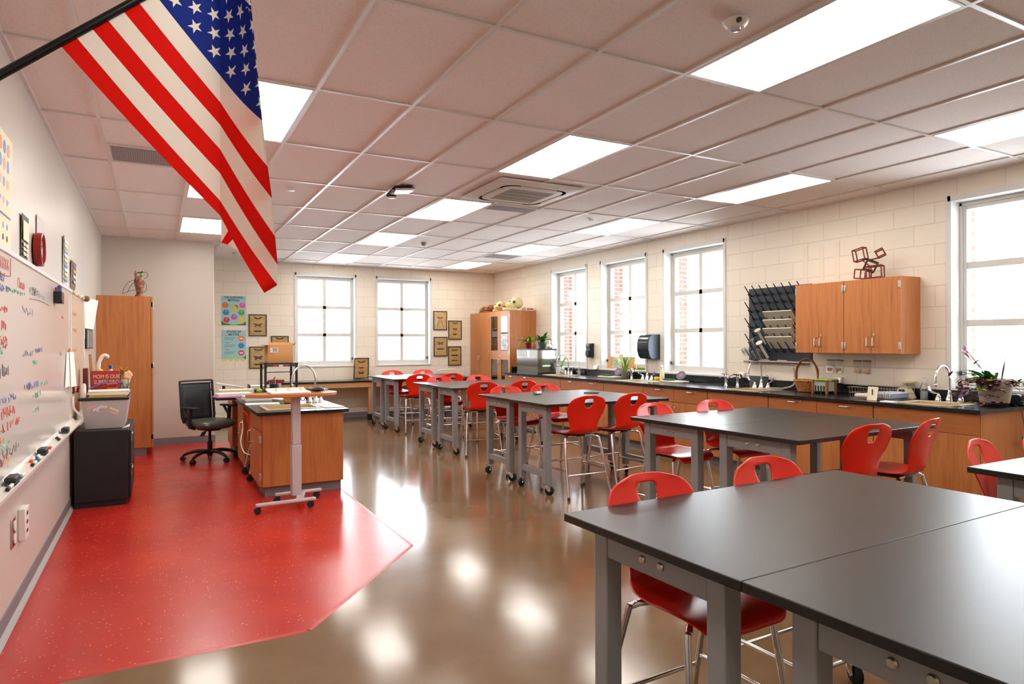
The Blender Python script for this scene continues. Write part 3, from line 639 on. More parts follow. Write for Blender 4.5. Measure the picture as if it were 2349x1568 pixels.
def bottle(lab, x, y, liquid, clear=True, h=.15, r=.034):
    t = thing('soap_bottle', lab, 'bottle', (x, y, CT), 0, 'pump bottles'); 
    obj('bottle_body', M().lathe((x, y, CT), [(r, 0), (r, h * .65), (r * .5, h * .85), (r * .4, h * .9)], 16), CLEARP if clear else liquid, t)
    obj('liquid', M().lathe((x, y, CT + .003), [(0, 0), (r * .92, 0), (r * .92, h * .4), (0, h * .4)], 16), liquid, t)
    m = M(); m.lathe((x, y, CT + h * .88), [(r * .45, 0), (r * .45, .02), (.006, .022), (.006, .05)], 12); m.box(x - .035, x + .01, y - .008, y + .008, CT + h + .028, CT + h + .04); obj('pump', m, WHITEP, t)
bottle('clear pump bottle right of the farthest sink', 5.70, 6.82, mat('pale_soap', '#cfc8b8', .4)); bottle('pump bottle of cream soap beside the yellow sponge', 5.66, 4.60, mat('cream_soap', '#e5d9b0', .4), False, .19)
bottle('clear spray bottle behind the sink nearest the viewpoint', 5.715, .87, mat('pale_blue_soap', '#b9c4cc', .4), True, .19, .035)
t = thing('sponge', 'yellow sponge beside the cream soap bottle', 'sponge', (5.60, 4.73, CT)); obj('block', M().box(5.60, 5.68, 4.66, 4.72, CT, CT + .055), YEL, t, bevel=.012)
def board(lab, x0, x1, y0, y1, extra):
    t = thing('cutting_board', lab, 'board', ((x0 + x1) / 2, (y0 + y1) / 2, CT), 0, 'pale boards on the counter'); obj('slab', M().box(x0, x1, y0, y1, CT, CT + .0212), mat('pale_board', '#d8ccae', .5), t, bevel=.006)
board('pale board with dark leaves, left of the grassy plant', 5.50, 5.72, 5.57, 6.0, 1); board('pale board with a green pad under the third window', 5.48, 5.72, 4.10, 4.45, 1)
for lab, x, y in (('dark green pad on the board left of the grassy plant', 5.60, 5.86), ('dark green pad on the board under the third window', 5.58, 4.36)):
    t = thing('scrub_pad', lab, 'pad', (x, y, CT + .022)); obj('pad', M().box(x - .06, x + .06, y - .07, y + .07, CT + .022, CT + .045), mat('dark_green_pad', '#1f4d38', .8), t, bevel=.008)
for lab, x, y in (('purple-grey round lid leaning on the board left of the grassy plant', 5.66, 5.64), ('blue and red patterned disc leaning on the board under the third window', 5.66, 4.2)):
    t = thing('disc', lab, 'disc', (x, y, CT + .022)); m = M(); m.lathe((x, y, CT + .095), [(0, -.01), (.068, -.01), (.07, 0), (.068, .01), (0, .01)], 24, 0, (-.75, -.25, .55)); obj('rim', m, mat('violet_grey', '#585470', .5), t)
    obj('centre', M().lathe(V((x, y, CT + .095)) + V((-.75, -.25, .55)) * .012, [(0, 0), (.03, 0), (0, .004)], 16, 0, (-.75, -.25, .55)), mat('rose_centre', '#a8636e', .5), t)
pot_plant('grass_plant', 'tall grassy green plant in a stone pot on the counter', 5.66, 5.47, CT, .07, .10, mat('stone_pot', '#7b7466', .7), 44, .36, .016, YELG, (1.1, 1.5), (.3, 1.3), 11, GREENL)
# window sill picture
t = thing('painting', 'speckled colourful painting with orange edges leaning on the second window sill', 'picture', (5.84, 5.86, ZO0 + .013))
PM = mat('speckled_paint', '#7fa08a', .7); nt = NT(PM); vo = nt.n('ShaderNodeTexVoronoi'); vo.inputs['Scale'].default_value = 45; nt.l(nt.coord(), vo.inputs['Vector']); sp = nt.n('ShaderNodeSeparateColor'); nt.l(vo.outputs['Color'], sp.inputs[0])
nt.l(nt.ramp(sp.outputs[0], [(0, S('#d8d2bb')), (.25, S('#5d8fa6')), (.5, S('#8fa55a')), (.75, S('#d59a72')), (1, S('#6d7f98'))]), nt.b.inputs['Base Color'])
m = M().box(-.008, .008, -.30, .30, 0, .20).rot(ry=.2, loc=(5.87, 5.87, ZO0 + .015)); obj('canvas', m, PM, t)
for s in (-1, 1): obj('side_band', M().box(-.010, .010, -.045, .045, 0, .201).rot(ry=.2, loc=(5.87, 5.87 + s * .3, ZO0 + .015)), mat('orange_band', '#d08a45', .6), t)
t = thing('moss_tray', 'strip of green moss on the second window sill', 'moss', (5.87, 5.42, ZO0 + .0125)); m = M()
for k in range(9): m.sph((5.86 + random.uniform(-.02, .03), 5.50 - k * .03, ZO0 + .034), .0215, 0, 8)
obj('moss', m, mat('moss_green', '#6f8a2e', .9), t)
# wall fittings
t = thing('soap_dispenser', 'black wall soap dispenser between the first two right-hand windows', 'soap dispenser', (XR, 6.57, 1.36))
obj('case', M().prism([(XR - .001, 6.635, 1.24), (XR - .07, 6.635, 1.235), (XR - .10, 6.635, 1.30), (XR - .085, 6.635, 1.36), (XR - .10, 6.635, 1.44), (XR - .09, 6.635, 1.475), (XR - .001, 6.635, 1.485)], (0, -.13, 0)), BLACKG, t, bevel=.008)
obj('window', M().box(XR - .105, XR - .085, 6.545, 6.595, 1.39, 1.43), DKGREY, t, bevel=.004); obj('lever', M().prism([(XR - .09, 6.62, 1.26), (XR - .115, 6.62, 1.27), (XR - .115, 6.62, 1.34), (XR - .09, 6.62, 1.36)], (0, -.10, 0)), BLACK, t, bevel=.004)
t = thing('towel_dispenser', 'large dark paper towel dispenser with rounded smoky front on the wall', 'towel dispenser', (XR, 4.94, 1.42))
pr = [(XR - .02, 1.24), (XR - .16, 1.245), (XR - .20, 1.29), (XR - .225, 1.38), (XR - .225, 1.48), (XR - .20, 1.57), (XR - .16, 1.605), (XR - .02, 1.61)]
obj('case', M().box(XR - .03, XR - .001, 4.80, 5.085, 1.235, 1.615), BLACK, t, bevel=.006)
obj('cover', M().prism([(x, 4.825, z) for x, z in pr], (0, .255, 0)), mat('smoky_teal_plastic', '#1d2b2f', .12), t, bevel=.014, seg=3)
obj('side_panel', M().prism([(x * 1 + (.004 if x < XR - .05 else 0), 4.806, z) for x, z in pr], (0, .018, 0)), mat('slate_plastic', '#47566a', .4), t, bevel=.005)
obj('logo', M().box(XR - .222, XR - .214, 5.03, 5.05, 1.535, 1.545), mat('logo_grey', '#9aa6a8', .4), t)
def outlet_surface(lab, y, z, plug):
    t = thing('outlet_box', lab, 'power outlet', (XR, y, z), 0, 'surface outlets above the backsplash')
    obj('box', M().prism([(XR - .001, y - .055, z - .035), (XR - .05, y - .055, z - .03), (XR - .03, y - .055, z + .035), (XR - .001, y - .055, z + .035)], (0, .11, 0)), mat('outlet_beige', '#d6cdbd', .4), t, bevel=.004)
    obj('plate', M().prism([(XR - .052, y - .04, z - .026), (XR - .034, y - .04, z + .028), (XR - .032, y - .04, z + .028), (XR - .05, y - .04, z - .026)], (0, .08, 0)), STEEL, t)
    if plug: obj('plug', M().box(XR - .085, XR - .045, y - .01, y + .035, z - .015, z + .015), BLACK, t, bevel=.005)
outlet_surface('angled power outlet left of the second window on the right', 6.42, 1.068, 0); outlet_surface('angled power outlet with black plug left of the drying rack sink', 3.21, 1.068, 1); outlet_surface('angled power outlet with black plug under the hanging bags', 1.84, 1.068, 1)
t = thing('power_cable', 'dark cable from the outlet down to the counter under the third window', 'cable', (5.7, 3.3, CT)); obj('cable', M().tube(smooth_path([(5.715, 3.225, 1.068), (5.70, 3.30, 1.065), (5.69, 3.36, 1.02), (5.69, 3.40, .95), (5.62, 3.6, .936), (5.5, 3.8, .936), (5.62, 3.95, .936), (5.55, 4.05, .936)], 5), .004), BLACK, t)
t = thing('hose', 'clear drain hose curving over the counter from the second sink to the basket', 'hose', (5.6, 2.5, CT)); obj('tube', M().tube(smooth_path([(5.70, 2.36, 1.19), (5.74, 2.36, 1.08), (5.72, 2.38, .985), (5.66, 2.46, .946), (5.59, 2.52, .946), (5.50, 2.56, .947), (5.44, 2.62, .93)], 5), .009), mat('clear_tube', '#cfcac0', .25, Alpha=.6), t)
t = thing('dark_bin', 'dark grey tapered tub behind the second faucet', 'tub', (5.735, 2.90, CT)); obj('tub', M().lathe((5.735, 2.90, CT), [(.11, 0), (.125, .14), (.12, .14), (.105, .006), (0, .006)], 20, sx=.26, sy=1.25), mat('tub_grey', '#43484a', .5), t)
t = thing('leaf_sprig', 'yellow-green sprig lying over the dark tub rim', 'plant', (5.72, 2.82, CT + .14)); m = M(); [m.leaf((5.735, 2.78, CT + .145), a, .09, .02, .5, 1.0) for a in (-2, -1.4, -1)]; obj('leaves', m, YELG, t)
# wicker basket
t = thing('basket', 'small wicker basket with a tall loop handle on the counter', 'basket', (5.60, 2.10, CT)); bx, by = 5.60, 2.10
WK = MAT['wicker']; nt = NT(WK); v = nt.coord((70, 70, 90)); nt.l(nt.ramp(nt.noise(v, 1.0, 1), [(.35, S('#7a4518')), (.6, S('#bf7f3a'))]), nt.b.inputs['Base Color'])
m = M()
for k in range(9): m.tube([(bx + (.082 + .004 * k) * cos(a * pi / 12), by + (.10 + .005 * k) * sin(a * pi / 12), CT + .012 + k * .0135 + (.003 if a % 2 else -.003)) for a in range(24)], .0075, 6, 0, True)
m.lathe((bx, by, CT), [(0, .002), (.08, .002), (.09, .006)], 20, sy=1.2); obj('woven_body', m, WK, t)
obj('rim', M().tube([(bx + .118 * cos(a * pi / 12), by + .143 * sin(a * pi / 12), CT + .128) for a in range(24)], .011, 8, 0, True), WK, t)
for k in (-1, 1): obj('handle', M().tube(smooth_path([(bx + k * .008, by + .14, CT + .11), (bx + k * .006, by + .135, CT + .25), (bx + k * .008, by + .075, CT + .345), (bx - k * .006, by, CT + .375), (bx + k * .006, by - .075, CT + .345), (bx - k * .008, by - .135, CT + .25), (bx + k * .008, by - .14, CT + .11)], 5), .009), WICKD if False else mat('wicker_dark', '#7d4a20', .6), t)
# little slatted box
t = thing('slatted_box', 'small wooden slatted planter box with yellow-green edge beside the basket', 'planter', (5.53, 1.85, CT)); x0, x1, y0, y1 = 5.46, 5.60, 1.745, 1.915
for x in (x0, x1):
    for y in (y0, y1): obj('post', M().box(x - .012, x + .012, y - .012, y + .012, CT, CT + .15), WDARK, t, bevel=.003)
obj('panel', M().box(x0 + .004, x1 - .004, y0 + .004, y1 - .004, CT + .03, CT + .135), mat('box_panel', '#aeb8a8', .4), t)
for k in range(4): obj('slat', M().box(x0 - .004, x0 + .003, y0 + .03 + k * .034, y0 + .042 + k * .034, CT + .02, CT + .09), BLACK, t)
obj('top_edge', M().box(x0 - .016, x1 + .016, y0 - .016, y1 + .016, CT + .148, CT + .158), YELG, t, bevel=.003)
# hanging bags
def bagpair(lab, y, fill):
    t = thing('zip_bag', lab, 'bag', (XR, y, 1.29), 0, 'clear bags of grain on the wall'); m = M(); m.prism([(XR - .004, y + .045, 1.288), (XR - .004, y - .045, 1.288), (XR - .02, y - .05, 1.2), (XR - .03, y - .04, 1.15), (XR - .03, y + .035, 1.148), (XR - .02, y + .05, 1.2)], (.003, 0, 0)); obj('pouch', m, CLEARP, t)
    obj('zip_strip', M().box(XR - .010, XR - .001, y - .046, y + .046, 1.282, 1.294), mat('zip_green', '#5f8a3a', .5), t); obj('grain', M().box(XR - .026, XR - .006, y - .034, y + .036, 1.155, 1.20), fill, t, bevel=.008)
G1, G2 = mat('grain_brown', '#b27a55', .8), mat('grain_tan', '#d0b078', .8)
bagpair('clear zip bag of brown grain on the wall, leftmost of four', 1.94, G1); bagpair('clear zip bag of brown grain on the wall, second of four', 1.832, G1); bagpair('clear zip bag of tan grain on the wall, third of four', 1.618, G2); bagpair('clear zip bag of tan grain on the wall, rightmost of four', 1.51, G2)
t = thing('hang_tag', 'tan tag hanging on a string beside the drain hose', 'tag', (XR, 2.40, 1.1)); obj('card', M().box(XR - .016, XR - .013, 2.385, 2.42, 1.07, 1.14), mat('tan_tag', '#c6a86a', .7), t); obj('string', M().tube([(XR - .014, 2.402, 1.14), (XR - .02, 2.375, 1.23)], .0015, 5), WHITEP, t)
# drying rack
t = thing('drying_rack', 'black wall drying rack with angled pegs left of the wall cabinets', 'drying rack', (XR, 2.63, 1.7)); RK = mat('rack_black', '#222a33', .5)
obj('board', M().box(XR - .02, XR - .001, 2.175, 3.09, 1.265, 2.165), RK, t, bevel=.004)
for i in range(8):
    for j in range(8 if i % 2 == 0 else 7):
        y, z = 3.045 - j * .11 - (.055 if i % 2 else 0), 2.075 - i * .1
        obj('peg', M().tube([(XR - .02, y, z), (XR - .05, y, z + .012), (XR - .145, y, z + .12)], [.014, .008, .0055], 8), RK, t)
m = M(); m.box(XR - .075, XR - .001, 2.21, 3.13, 1.238, 1.246); m.box(XR - .075, XR - .07, 2.21, 3.13, 1.238, 1.262); obj('drip_tray', m, mat('drip_tray_grey', '#b9b0a6', .4), t)
m = M(); m.prism([(XR - .078, 2.88, 1.262), (XR - .078, 2.86, 1.285), (XR - .078, 2.74, 1.28), (XR - .078, 2.71, 1.262)], (.004, 0, 0)); obj('bow', m, MAT['drip_tray_grey'], t); m = M(); m.prism([(XR - .078, 2.62, 1.262), (XR - .078, 2.60, 1.278), (XR - .078, 2.48, 1.276), (XR - .078, 2.45, 1.262)], (.004, 0, 0)); obj('bow', m, MAT['drip_tray_grey'], t)
TRY = mat('tray_grey_white', '#c9c4b2', .45)
for k in range(4):
    zt = 1.855 - k * .102; lab = ['topmost', 'second', 'third', 'lowest'][k]
    t = thing('tray', 'pale shallow tray tilted on the drying rack, %s of four' % lab, 'tray', (XR - .1, 2.5, zt), 0, 'trays on the drying rack'); ya, yb = 2.745 - (.03 if k == 3 else 0), 2.33
    m = M(); a, b = V((XR - .165, 0, zt)), V((XR - .055, 0, zt - .135)); nn = V((.004, 0, .003))
    m.prism([a + V((0, ya, 0)), a + V((0, yb, 0)), b + V((0, yb, 0)), b + V((0, ya, 0))], nn); obj('base', m, TRY, t)
    m = M(); m.tube([a + V((0, ya, .004)), a + V((0, yb, .004))], .0075, 8); m.tube([a + V((0, ya, .004)), b + V((0, ya, .004))], .005, 6); obj('rim', m, mat('tray_rim', '#ddd8c6', .4), t)
def beaker(name, lab, cat, y, z, r, h, mt=GLASS, flare=1.0, foot=False):
    t = thing(name, lab, cat, (XR - .08, y, z), 0, 'glassware drying on pegs'); ax = V((-.63, 0, .78)); c = V((XR - .06, y, z))
    pr = [(r * 1.06, 0), (r, h * .08), (r, h), (0, h)] if not foot else [(r, 0), (r, h * .93), (r * 2.4, h * .95), (r * 2.4, h), (0, h)]
    obj('vessel', M().lathe(c, pr, 20, 0, ax, c0=False), mt, t)
GL2 = mat('grad_cylinder', '#c8c6b8', .25)
beaker('beaker', 'clear beaker upside down on a peg, upper left of the glassware', 'beaker', 2.935, 1.42, .035, .13); beaker('beaker', 'clear beaker on a lower peg beneath another beaker', 'beaker', 2.935, 1.30, .028, .10); beaker('beaker', 'wide clear beaker on a bottom peg left of the cylinders', 'beaker', 2.85, 1.30, .042, .12); beaker('beaker', 'small beaker on the leftmost bottom peg', 'beaker', 3.02, 1.32, .03, .10); beaker('beaker', 'faint round flask at the very left edge of the rack', 'beaker', 3.10, 1.34, .03, .08)
beaker('graduated_cylinder', 'pale graduated cylinder on a peg, upper one of two', 'cylinder', 2.80, 1.47, .016, .22, GL2, 1, True); beaker('graduated_cylinder', 'white graduated cylinder on a peg, lower one of two', 'cylinder', 2.765, 1.30, .017, .24, mat('white_cylinder', '#deddd6', .25), 1, True)
# wall cabinets
for lab, a, b in (('wood wall cabinet with two doors, right one under the red wire sculpture', .95, 1.553), ('wood wall cabinet with two doors, left one beside the drying rack', 1.555, 2.15)):
    t = thing('wall_cabinet', lab, 'cabinet', (5.64, (a + b) / 2, 1.37), 0, 'wall cabinets'); obj('body', M().box(5.495, XR - .001, a + .002, b - .002, 1.37, 2.13), WV, t); c = (a + b) / 2
    for lo, hi, s in ((a + .002, c - .001, 1), (c + .001, b - .002, -1)):
        d = obj('door', M().box(5.473, 5.494, lo, hi, 1.372, 2.128), WV, t, bevel=.002); y = hi - .03 if s > 0 else lo + .03
        pull('pull', (5.473, y, 1.49), d, (0, 0, 1), .095); 
        if s > 0: lockb((5.473, y, 1.565), d)
        for z in (1.45, 2.05): hinge((5.476, lo + .0115 if s > 0 else hi - .0115, z), d, 0)
# wire sculpture of red frames
t = thing('wire_sculpture', 'dark red wire cube sculpture on top of the wall cabinets', 'sculpture', (5.6, 1.35, 2.13)); RW = mat('dark_red_wire', '#7a1f1a', .4); BW = mat('dark_wire', '#3a2320', .5)
def wcube(c, s, rz, rx, m=RW):
    m_ = M(); q = []
    for dx in (-1, 1):
        for dy in (-1, 1):
            for dz in (-1, 1): p = V((dx * s[0], dy * s[1], dz * s[2])); p.rotate(Matrix.Rotation(rz, 3, 'Z')); p.rotate(Matrix.Rotation(rx, 3, 'X')); q.append(p + V(c))
    for i in range(8):
        for b in (1, 2, 4):
            if not i & b: m_.cyl(q[i], q[i | b], .0065, 6)
    obj('wire_cube', m_, m, t)
wcube((5.60, 1.455, 2.40), (.03, .06, .06), .0, -.2); wcube((5.60, 1.235, 2.39), (.02, .035, .035), .4, -.5); wcube((5.60, 1.425, 2.194), (.05, .06, .046), 0, .12); wcube((5.60, 1.29, 2.204), (.05, .07, .06), .3, -.05); wcube((5.60, 1.34, 2.27), (.04, .05, .05), .5, .5, BW)
obj('strut', M().tube([(5.60, 1.42, 2.345), (5.60, 1.33, 2.335), (5.60, 1.25, 2.345)], .007, 6), BW, t); obj('strut', M().tube([(5.58, 1.42, 2.34), (5.62, 1.36, 2.27), (5.58, 1.30, 2.20)], .006, 6), RW, t)
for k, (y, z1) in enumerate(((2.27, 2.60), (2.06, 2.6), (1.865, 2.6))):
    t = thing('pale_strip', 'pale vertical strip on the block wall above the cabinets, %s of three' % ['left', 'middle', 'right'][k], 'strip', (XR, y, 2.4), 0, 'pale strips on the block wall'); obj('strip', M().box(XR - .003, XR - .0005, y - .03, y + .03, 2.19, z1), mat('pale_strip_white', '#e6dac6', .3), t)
# wire tray of towels, number card, scale
t = thing('wire_tray', 'shallow wire tray on the counter holding towels', 'wire tray', (5.42, 1.1, CT)); m = M(); x0, x1, y0, y1 = 5.24, 5.60, .90, 1.32
for z in (.005, .06, .115): m.tube([(x0 - z * .15, y0 - z * .15, CT + z), (x1, y0 - z * .15, CT + z), (x1, y1 + z * .15, CT + z), (x0 - z * .15, y1 + z * .15, CT + z)], .0025, 6, 0, True)
for k in range(15): y = y0 + k * .03; m.tube([(x0 - .017, y, CT + .115), (x0, y, CT + .005), (x1, y, CT + .005), (x1, y, CT + .115)], .0016, 5)
obj('wires', m, STEEL, t)
t = thing('towel', 'folded white towel in the wire tray, left one', 'towel', (5.40, 1.22, CT)); obj('cloth', M().box(5.26, 5.55, 1.13, 1.30, CT + .008, CT + .05), mat('cloth_pinkish_white', '#e6d9d0', .9), t, bevel=.018, seg=3)
t = thing('towel', 'blue-grey striped folded towel in the wire tray, right one', 'towel', (5.40, 1.02, CT)); ST = mat('striped_cloth', '#b9bcc8', .9); nt = NT(ST); v = nt.coord((1, 55, 1)); s_ = nt.n('ShaderNodeSeparateXYZ'); nt.l(v, s_.inputs[0]); nt.l(nt.ramp(nt.math('SINE', nt.math('MULTIPLY', s_.outputs[1], 6.28)), [(.3, S('#8f96ac')), (.7, S('#d9d6d6'))]), nt.b.inputs['Base Color'])
obj('cloth', M().box(5.26, 5.56, .925, 1.115, CT + .008, CT + .075), ST, t, bevel=.02, seg=3)
t = thing('number_card', 'cream card reading 1 propped against the wire tray', 'card', (5.19, 1.03, CT)); obj('card', M().box(-.0015, .0015, -.05, .05, 0, .13).rot(ry=.18, loc=(5.185, 1.06, CT + .001)), CREAM, t); text('digit', '1', .11, BLACK, t, (5.193, 1.06, CT + .065), (pi / 2, 0, -pi / 2))
bpy.data.objects['digit'].rotation_euler = (pi / 2 - .0, -.0, -pi / 2)
t = thing('scale', 'cream kitchen-style balance with black dial behind the nearest sink', 'scale', (5.70, 1.03, CT)); obj('body', M().prism([(5.64, .95, CT), (5.64, 1.12, CT), (5.64, 1.09, CT + .10), (5.64, 1.01, CT + .12)], (.10, 0, 0)), mat('scale_cream', '#dccfb2', .4), t, bevel=.008)
obj('dial', M().box(5.632, 5.64, 1.015, 1.075, CT + .045, CT + .09), BLACK, t, bevel=.003); obj('pan', M().lathe((5.70, 1.04, CT + .15), [(.02, -.04), (.02, 0), (.09, .005), (.095, .02), (.085, .015), (0, .01)], 20), MAT['scale_cream'], t); obj('lever', M().tube([(5.63, 1.09, CT + .02), (5.625, 1.02, CT + .05), (5.625, .97, CT + .045)], .006, 6), mat('lever_red', '#8d2b25', .4), t)
t = thing('tray_sheet', 'white flat sheet beside the nearest sink rim', 'sheet', (5.16, .86, CT)); obj('sheet', M().box(5.055, 5.145, .78, .90, CT, CT + .012), PAPER, t, bevel=.003)
# big plant at the counter end
random.seed(21); px, py = 5.60, .20
t = thing('potted_plant', 'large potted plant with broad green blades and trailing purple leaves at the counter end', 'plant', (px, py, CT))
obj('saucer', M().lathe((px, py, CT), [(.10, 0), (.112, .03), (.105, .03), (0, .012)], 22), BLACK, t); obj('pot', M().lathe((px, py, CT + .014), [(.105, 0), (.14, .20), (.15, .20), (.15, .22), (.135, .22), (.13, .19), (0, .185)], 24), mat('grey_taupe_pot', '#a59a8b', .6), t)
zt = CT + .2
def addleaf(name, fn, mats):
    m = M(); fn(m); return obj(name, m, mats, t)
addleaf('blade_leaves', lambda m: [m.leaf((px + dx, py + dy, zt), az, L, w, up, dr, 0, 8, .3) for dx, dy, az, L, w, up, dr in ((.03, -.04, -1.0, .26, .085, 1.4, -.1), (-.02, .0, 1.7, .30, .09, 1.05, .7), (.0, -.05, -1.3, .20, .075, 1.45, .05), (.02, -.11, -1.25, .50, .07, 1.2, -.15), (-.03, .03, 2.4, .24, .07, .9, .9))], [GREEND])
def jag(m):
    for k in range(34):
        a = random.uniform(1.2, 3.6); d = random.uniform(.03, .12); m.leaf((px + cos(a) * d, py + sin(a) * d, zt + random.uniform(-.01, .05)), a + random.uniform(-.8, .8), random.uniform(.10, .24), random.uniform(.03, .06), random.uniform(.2, .9), random.uniform(.5, 1.4), 0)
addleaf('bushy_leaves', jag, [mat('leaf_mid_green', '#3f7a24', .45)])
def trail(m):
    for k in range(16):
        a = random.uniform(1.3, 4.6); c = V((px + .13 * cos(a), py + .13 * sin(a), zt)); L = random.uniform(.15, .36)
        for j in range(8):
            f = j / 7; p = c + V((cos(a), sin(a), 0)) * (L * (.25 + .75 * f) * .8) + V((0, 0, .04 * sin(f * 3) - (zt - CT - .02) * f * f * (.95)))
            if p.x < CF or p.y < 0.04: pass
            p.z = max(p.z, CT + .012) if (p.x > CF and p.y > .036) else p.z
            p.x = min(p.x, 5.72)
            for q in range(2): m.leaf(p, random.uniform(0, 6.28), random.uniform(.05, .10), random.uniform(.02, .035), random.uniform(-.1, .7), random.uniform(.2, 1.0), random.choice((0, 0, 0, 1, 1, 2)), 4)
addleaf('trailing_leaves', trail, [PURPL, BROWNL, YELG])
def spire(m):
    for k in range(7): m.leaf((px - .04 + random.uniform(-.02, .02), py + .10 + .02 * k, zt + .10 + .03 * k), random.uniform(0, 6.28), .09, .03, .8, .6, 0, 5)
    for k in range(8): m.leaf((px - .10, py + .22 + .015 * k, zt - .06 + .015 * k), random.uniform(0, 6.28), .08, .03, .9, .5, 0, 5)
    m.tube([(px, py + .05, zt), (px - .03, py + .09, zt + .12), (px - .05, py + .2, zt + .28)], .004, 6)
addleaf('purple_spires', spire, [mat('leaf_magenta', '#7c2c55', .45)])
addleaf('hanging_stem', lambda m: ([m.tube(smooth_path([(5.62, .06, CT + .02), (5.60, .0, CT - .02), (5.60, -.03, CT - .2), (5.60, -.03, CT - .28)], 4), .003, 6)] + [m.leaf((5.60, -.03, CT - .24 + random.uniform(-.04, .03)), random.uniform(2.8, 6.4), .08, .03, .4, 1.4, 0, 5) for k in range(12)]), [mat('leaf_dark_drab', '#3a3f2c', .6)])
t = thing('black_bag', 'dark pouch beside the big potted plant', 'pouch', (5.68, .10, CT)); obj('pouch', M().box(5.725, 5.775, .045, .15, CT, CT + .10), BLACK, t, bevel=.015, seg=3)
t = thing('wall_clamp', 'black clamp handle on the backsplash by the big plant', 'clamp', (5.75, .50, CT + .1)); obj('grip', M().tube([(5.765, .60, 1.055), (5.76, .5, 1.058), (5.76, .42, 1.05)], [.016, .010, .008], 8), BLACK, t); obj('pad', M().box(5.74, 5.79, .58, .70, 1.029, 1.045), WHITEP, t, bevel=.004)
# ------------------------------------------------------------------ tall cabinets in the far right corner
TX, TZ = 5.205, 2.135
t = thing('tall_cabinet', 'tall wooden cabinet with two solid doors in the far right corner', 'cabinet', (5.5, 9.88, 0)); obj('body', M().box(TX + .022, XR - .001, 9.405, 10.335, .1, TZ - .0008), WV, t); obj('toe_kick', M().box(TX + .07, XR - .001, 9.405, 10.335, 0, .1), BASEB, t)
for lo, hi, s in ((9.407, 9.868, 1), (9.872, 10.333, -1)):
    d = obj('door', M().box(TX, TX + .021, lo, hi, .102, TZ - .002), WV, t, bevel=.002); y = hi - .03 if s > 0 else lo + .03
    pull('pull', (TX, y, 1.17), d, (0, 0, 1)); 
    if s > 0: lockb((TX, y, 1.25), d)
    for z in (.3, 1.3, 2.0): hinge((TX + .003, lo + .0115 if s > 0 else hi - .0115, z), d, 0)
t = thing('display_cabinet', 'tall wooden cabinet with glass door panels showing shelves, beside the aquarium', 'cabinet', (5.5, 8.95, 0)); a, b = 8.495, 9.40; c = (a + b) / 2
m = M(); m.box(TX + .022, XR - .001, a, a + .02, .1, TZ - .0008); m.box(TX + .022, XR - .001, b - .02, b, .1, TZ - .0008); m.box(XR - .02, XR - .001, a + .02, b - .02, .1, TZ - .0008); m.box(TX + .022, XR - .02, a + .02, b - .02, TZ - .02, TZ - .0008); m.box(TX + .022, XR - .02, a + .02, b - .02, .1, .12); obj('body', m, WV, t); obj('toe_kick', M().box(TX + .07, XR - .001, a, b, 0, .1), BASEB, t)
for z in (.55, .9, 1.25, 1.5, 1.78): obj('shelf', M().box(TX + .03, XR - .021, a + .021, b - .021, z, z + .0192), WX, t)
for lo, hi, s in ((a + .002, c - .001, 1), (c + .001, b - .002, -1)):
    m = M(); st = .075
    m.box(TX, TX + .021, lo, lo + st, .102, TZ - .002); m.box(TX, TX + .021, hi - st, hi, .102, TZ - .002)
    for z0, z1 in ((.102, .2), (1.16, 1.34), (TZ - .10, TZ - .002)): m.box(TX, TX + .021, lo + st, hi - st, z0, z1)
    d = obj('door', m, WV, t); obj('glass', M().box(TX + .009, TX + .012, lo + st, hi - st, .2, TZ - .1), glass('door_glass', (.9, .92, .9), .12, .03), d, flat=True)
    y = hi - .03 if s > 0 else lo + .03; pull('pull', (TX, y, 1.12), d, (0, 0, 1)); lockb((TX, y, 1.24), d) if s > 0 else None
    for z in (.3, 1.32, 2.02): hinge((TX + .003, lo + .0115 if s > 0 else hi - .0115, z), d, 0)
random.seed(4)
for lab, y, z, sy, h, mt in (('yellow box behind the glass door of the display cabinet', 9.18, 1.52, .10, .13, YEL), ('blue jar on the middle shelf of the display cabinet', 9.28, 1.52, .06, .09, mat('jar_blue', '#5a6a8a', .3)), ('brown box on the upper shelf of the display cabinet', 9.2, 1.80, .14, .07, CARD), ('lilac jar on a lower shelf of the display cabinet', 9.26, 1.27, .07, .10, mat('jar_lilac', '#6a6488', .3)), ('dark box on a lower shelf of the display cabinet', 9.12, 1.27, .13, .15, CARDIN)):
    q = thing('stored_box', lab, 'box', (5.4, y, z), 0, 'things behind the cabinet glass'); obj('box', M().box(5.32, 5.46, y - sy / 2, y + sy / 2, z, z + h), mt, q, bevel=.008)
def sheet_on(lab, y0, y1, z0, z1, mt):
    q = thing('paper_sheet', lab, 'paper', (TX, (y0 + y1) / 2, z0)); obj('sheet', M().box(TX - .003, TX - .001, y0, y1, z0, z1), mt, q); return q
PB = mat('blueish_print', '#aebdc4', .6); nt = NT(PB); nt.l(nt.ramp(nt.noise(nt.coord(), 14, 4), [(.35, S('#8ea2ac')), (.55, S('#cfd6d8')), (.7, S('#e6e8e6'))]), nt.b.inputs['Base Color'])
sheet_on('blank white sheet taped on the upper glass of the display cabinet door', 8.58, 8.865, 1.705, 2.03, PAPER); sheet_on('pale blue printed sheet on the display cabinet door', 8.58, 8.865, 1.35, 1.675, PB)
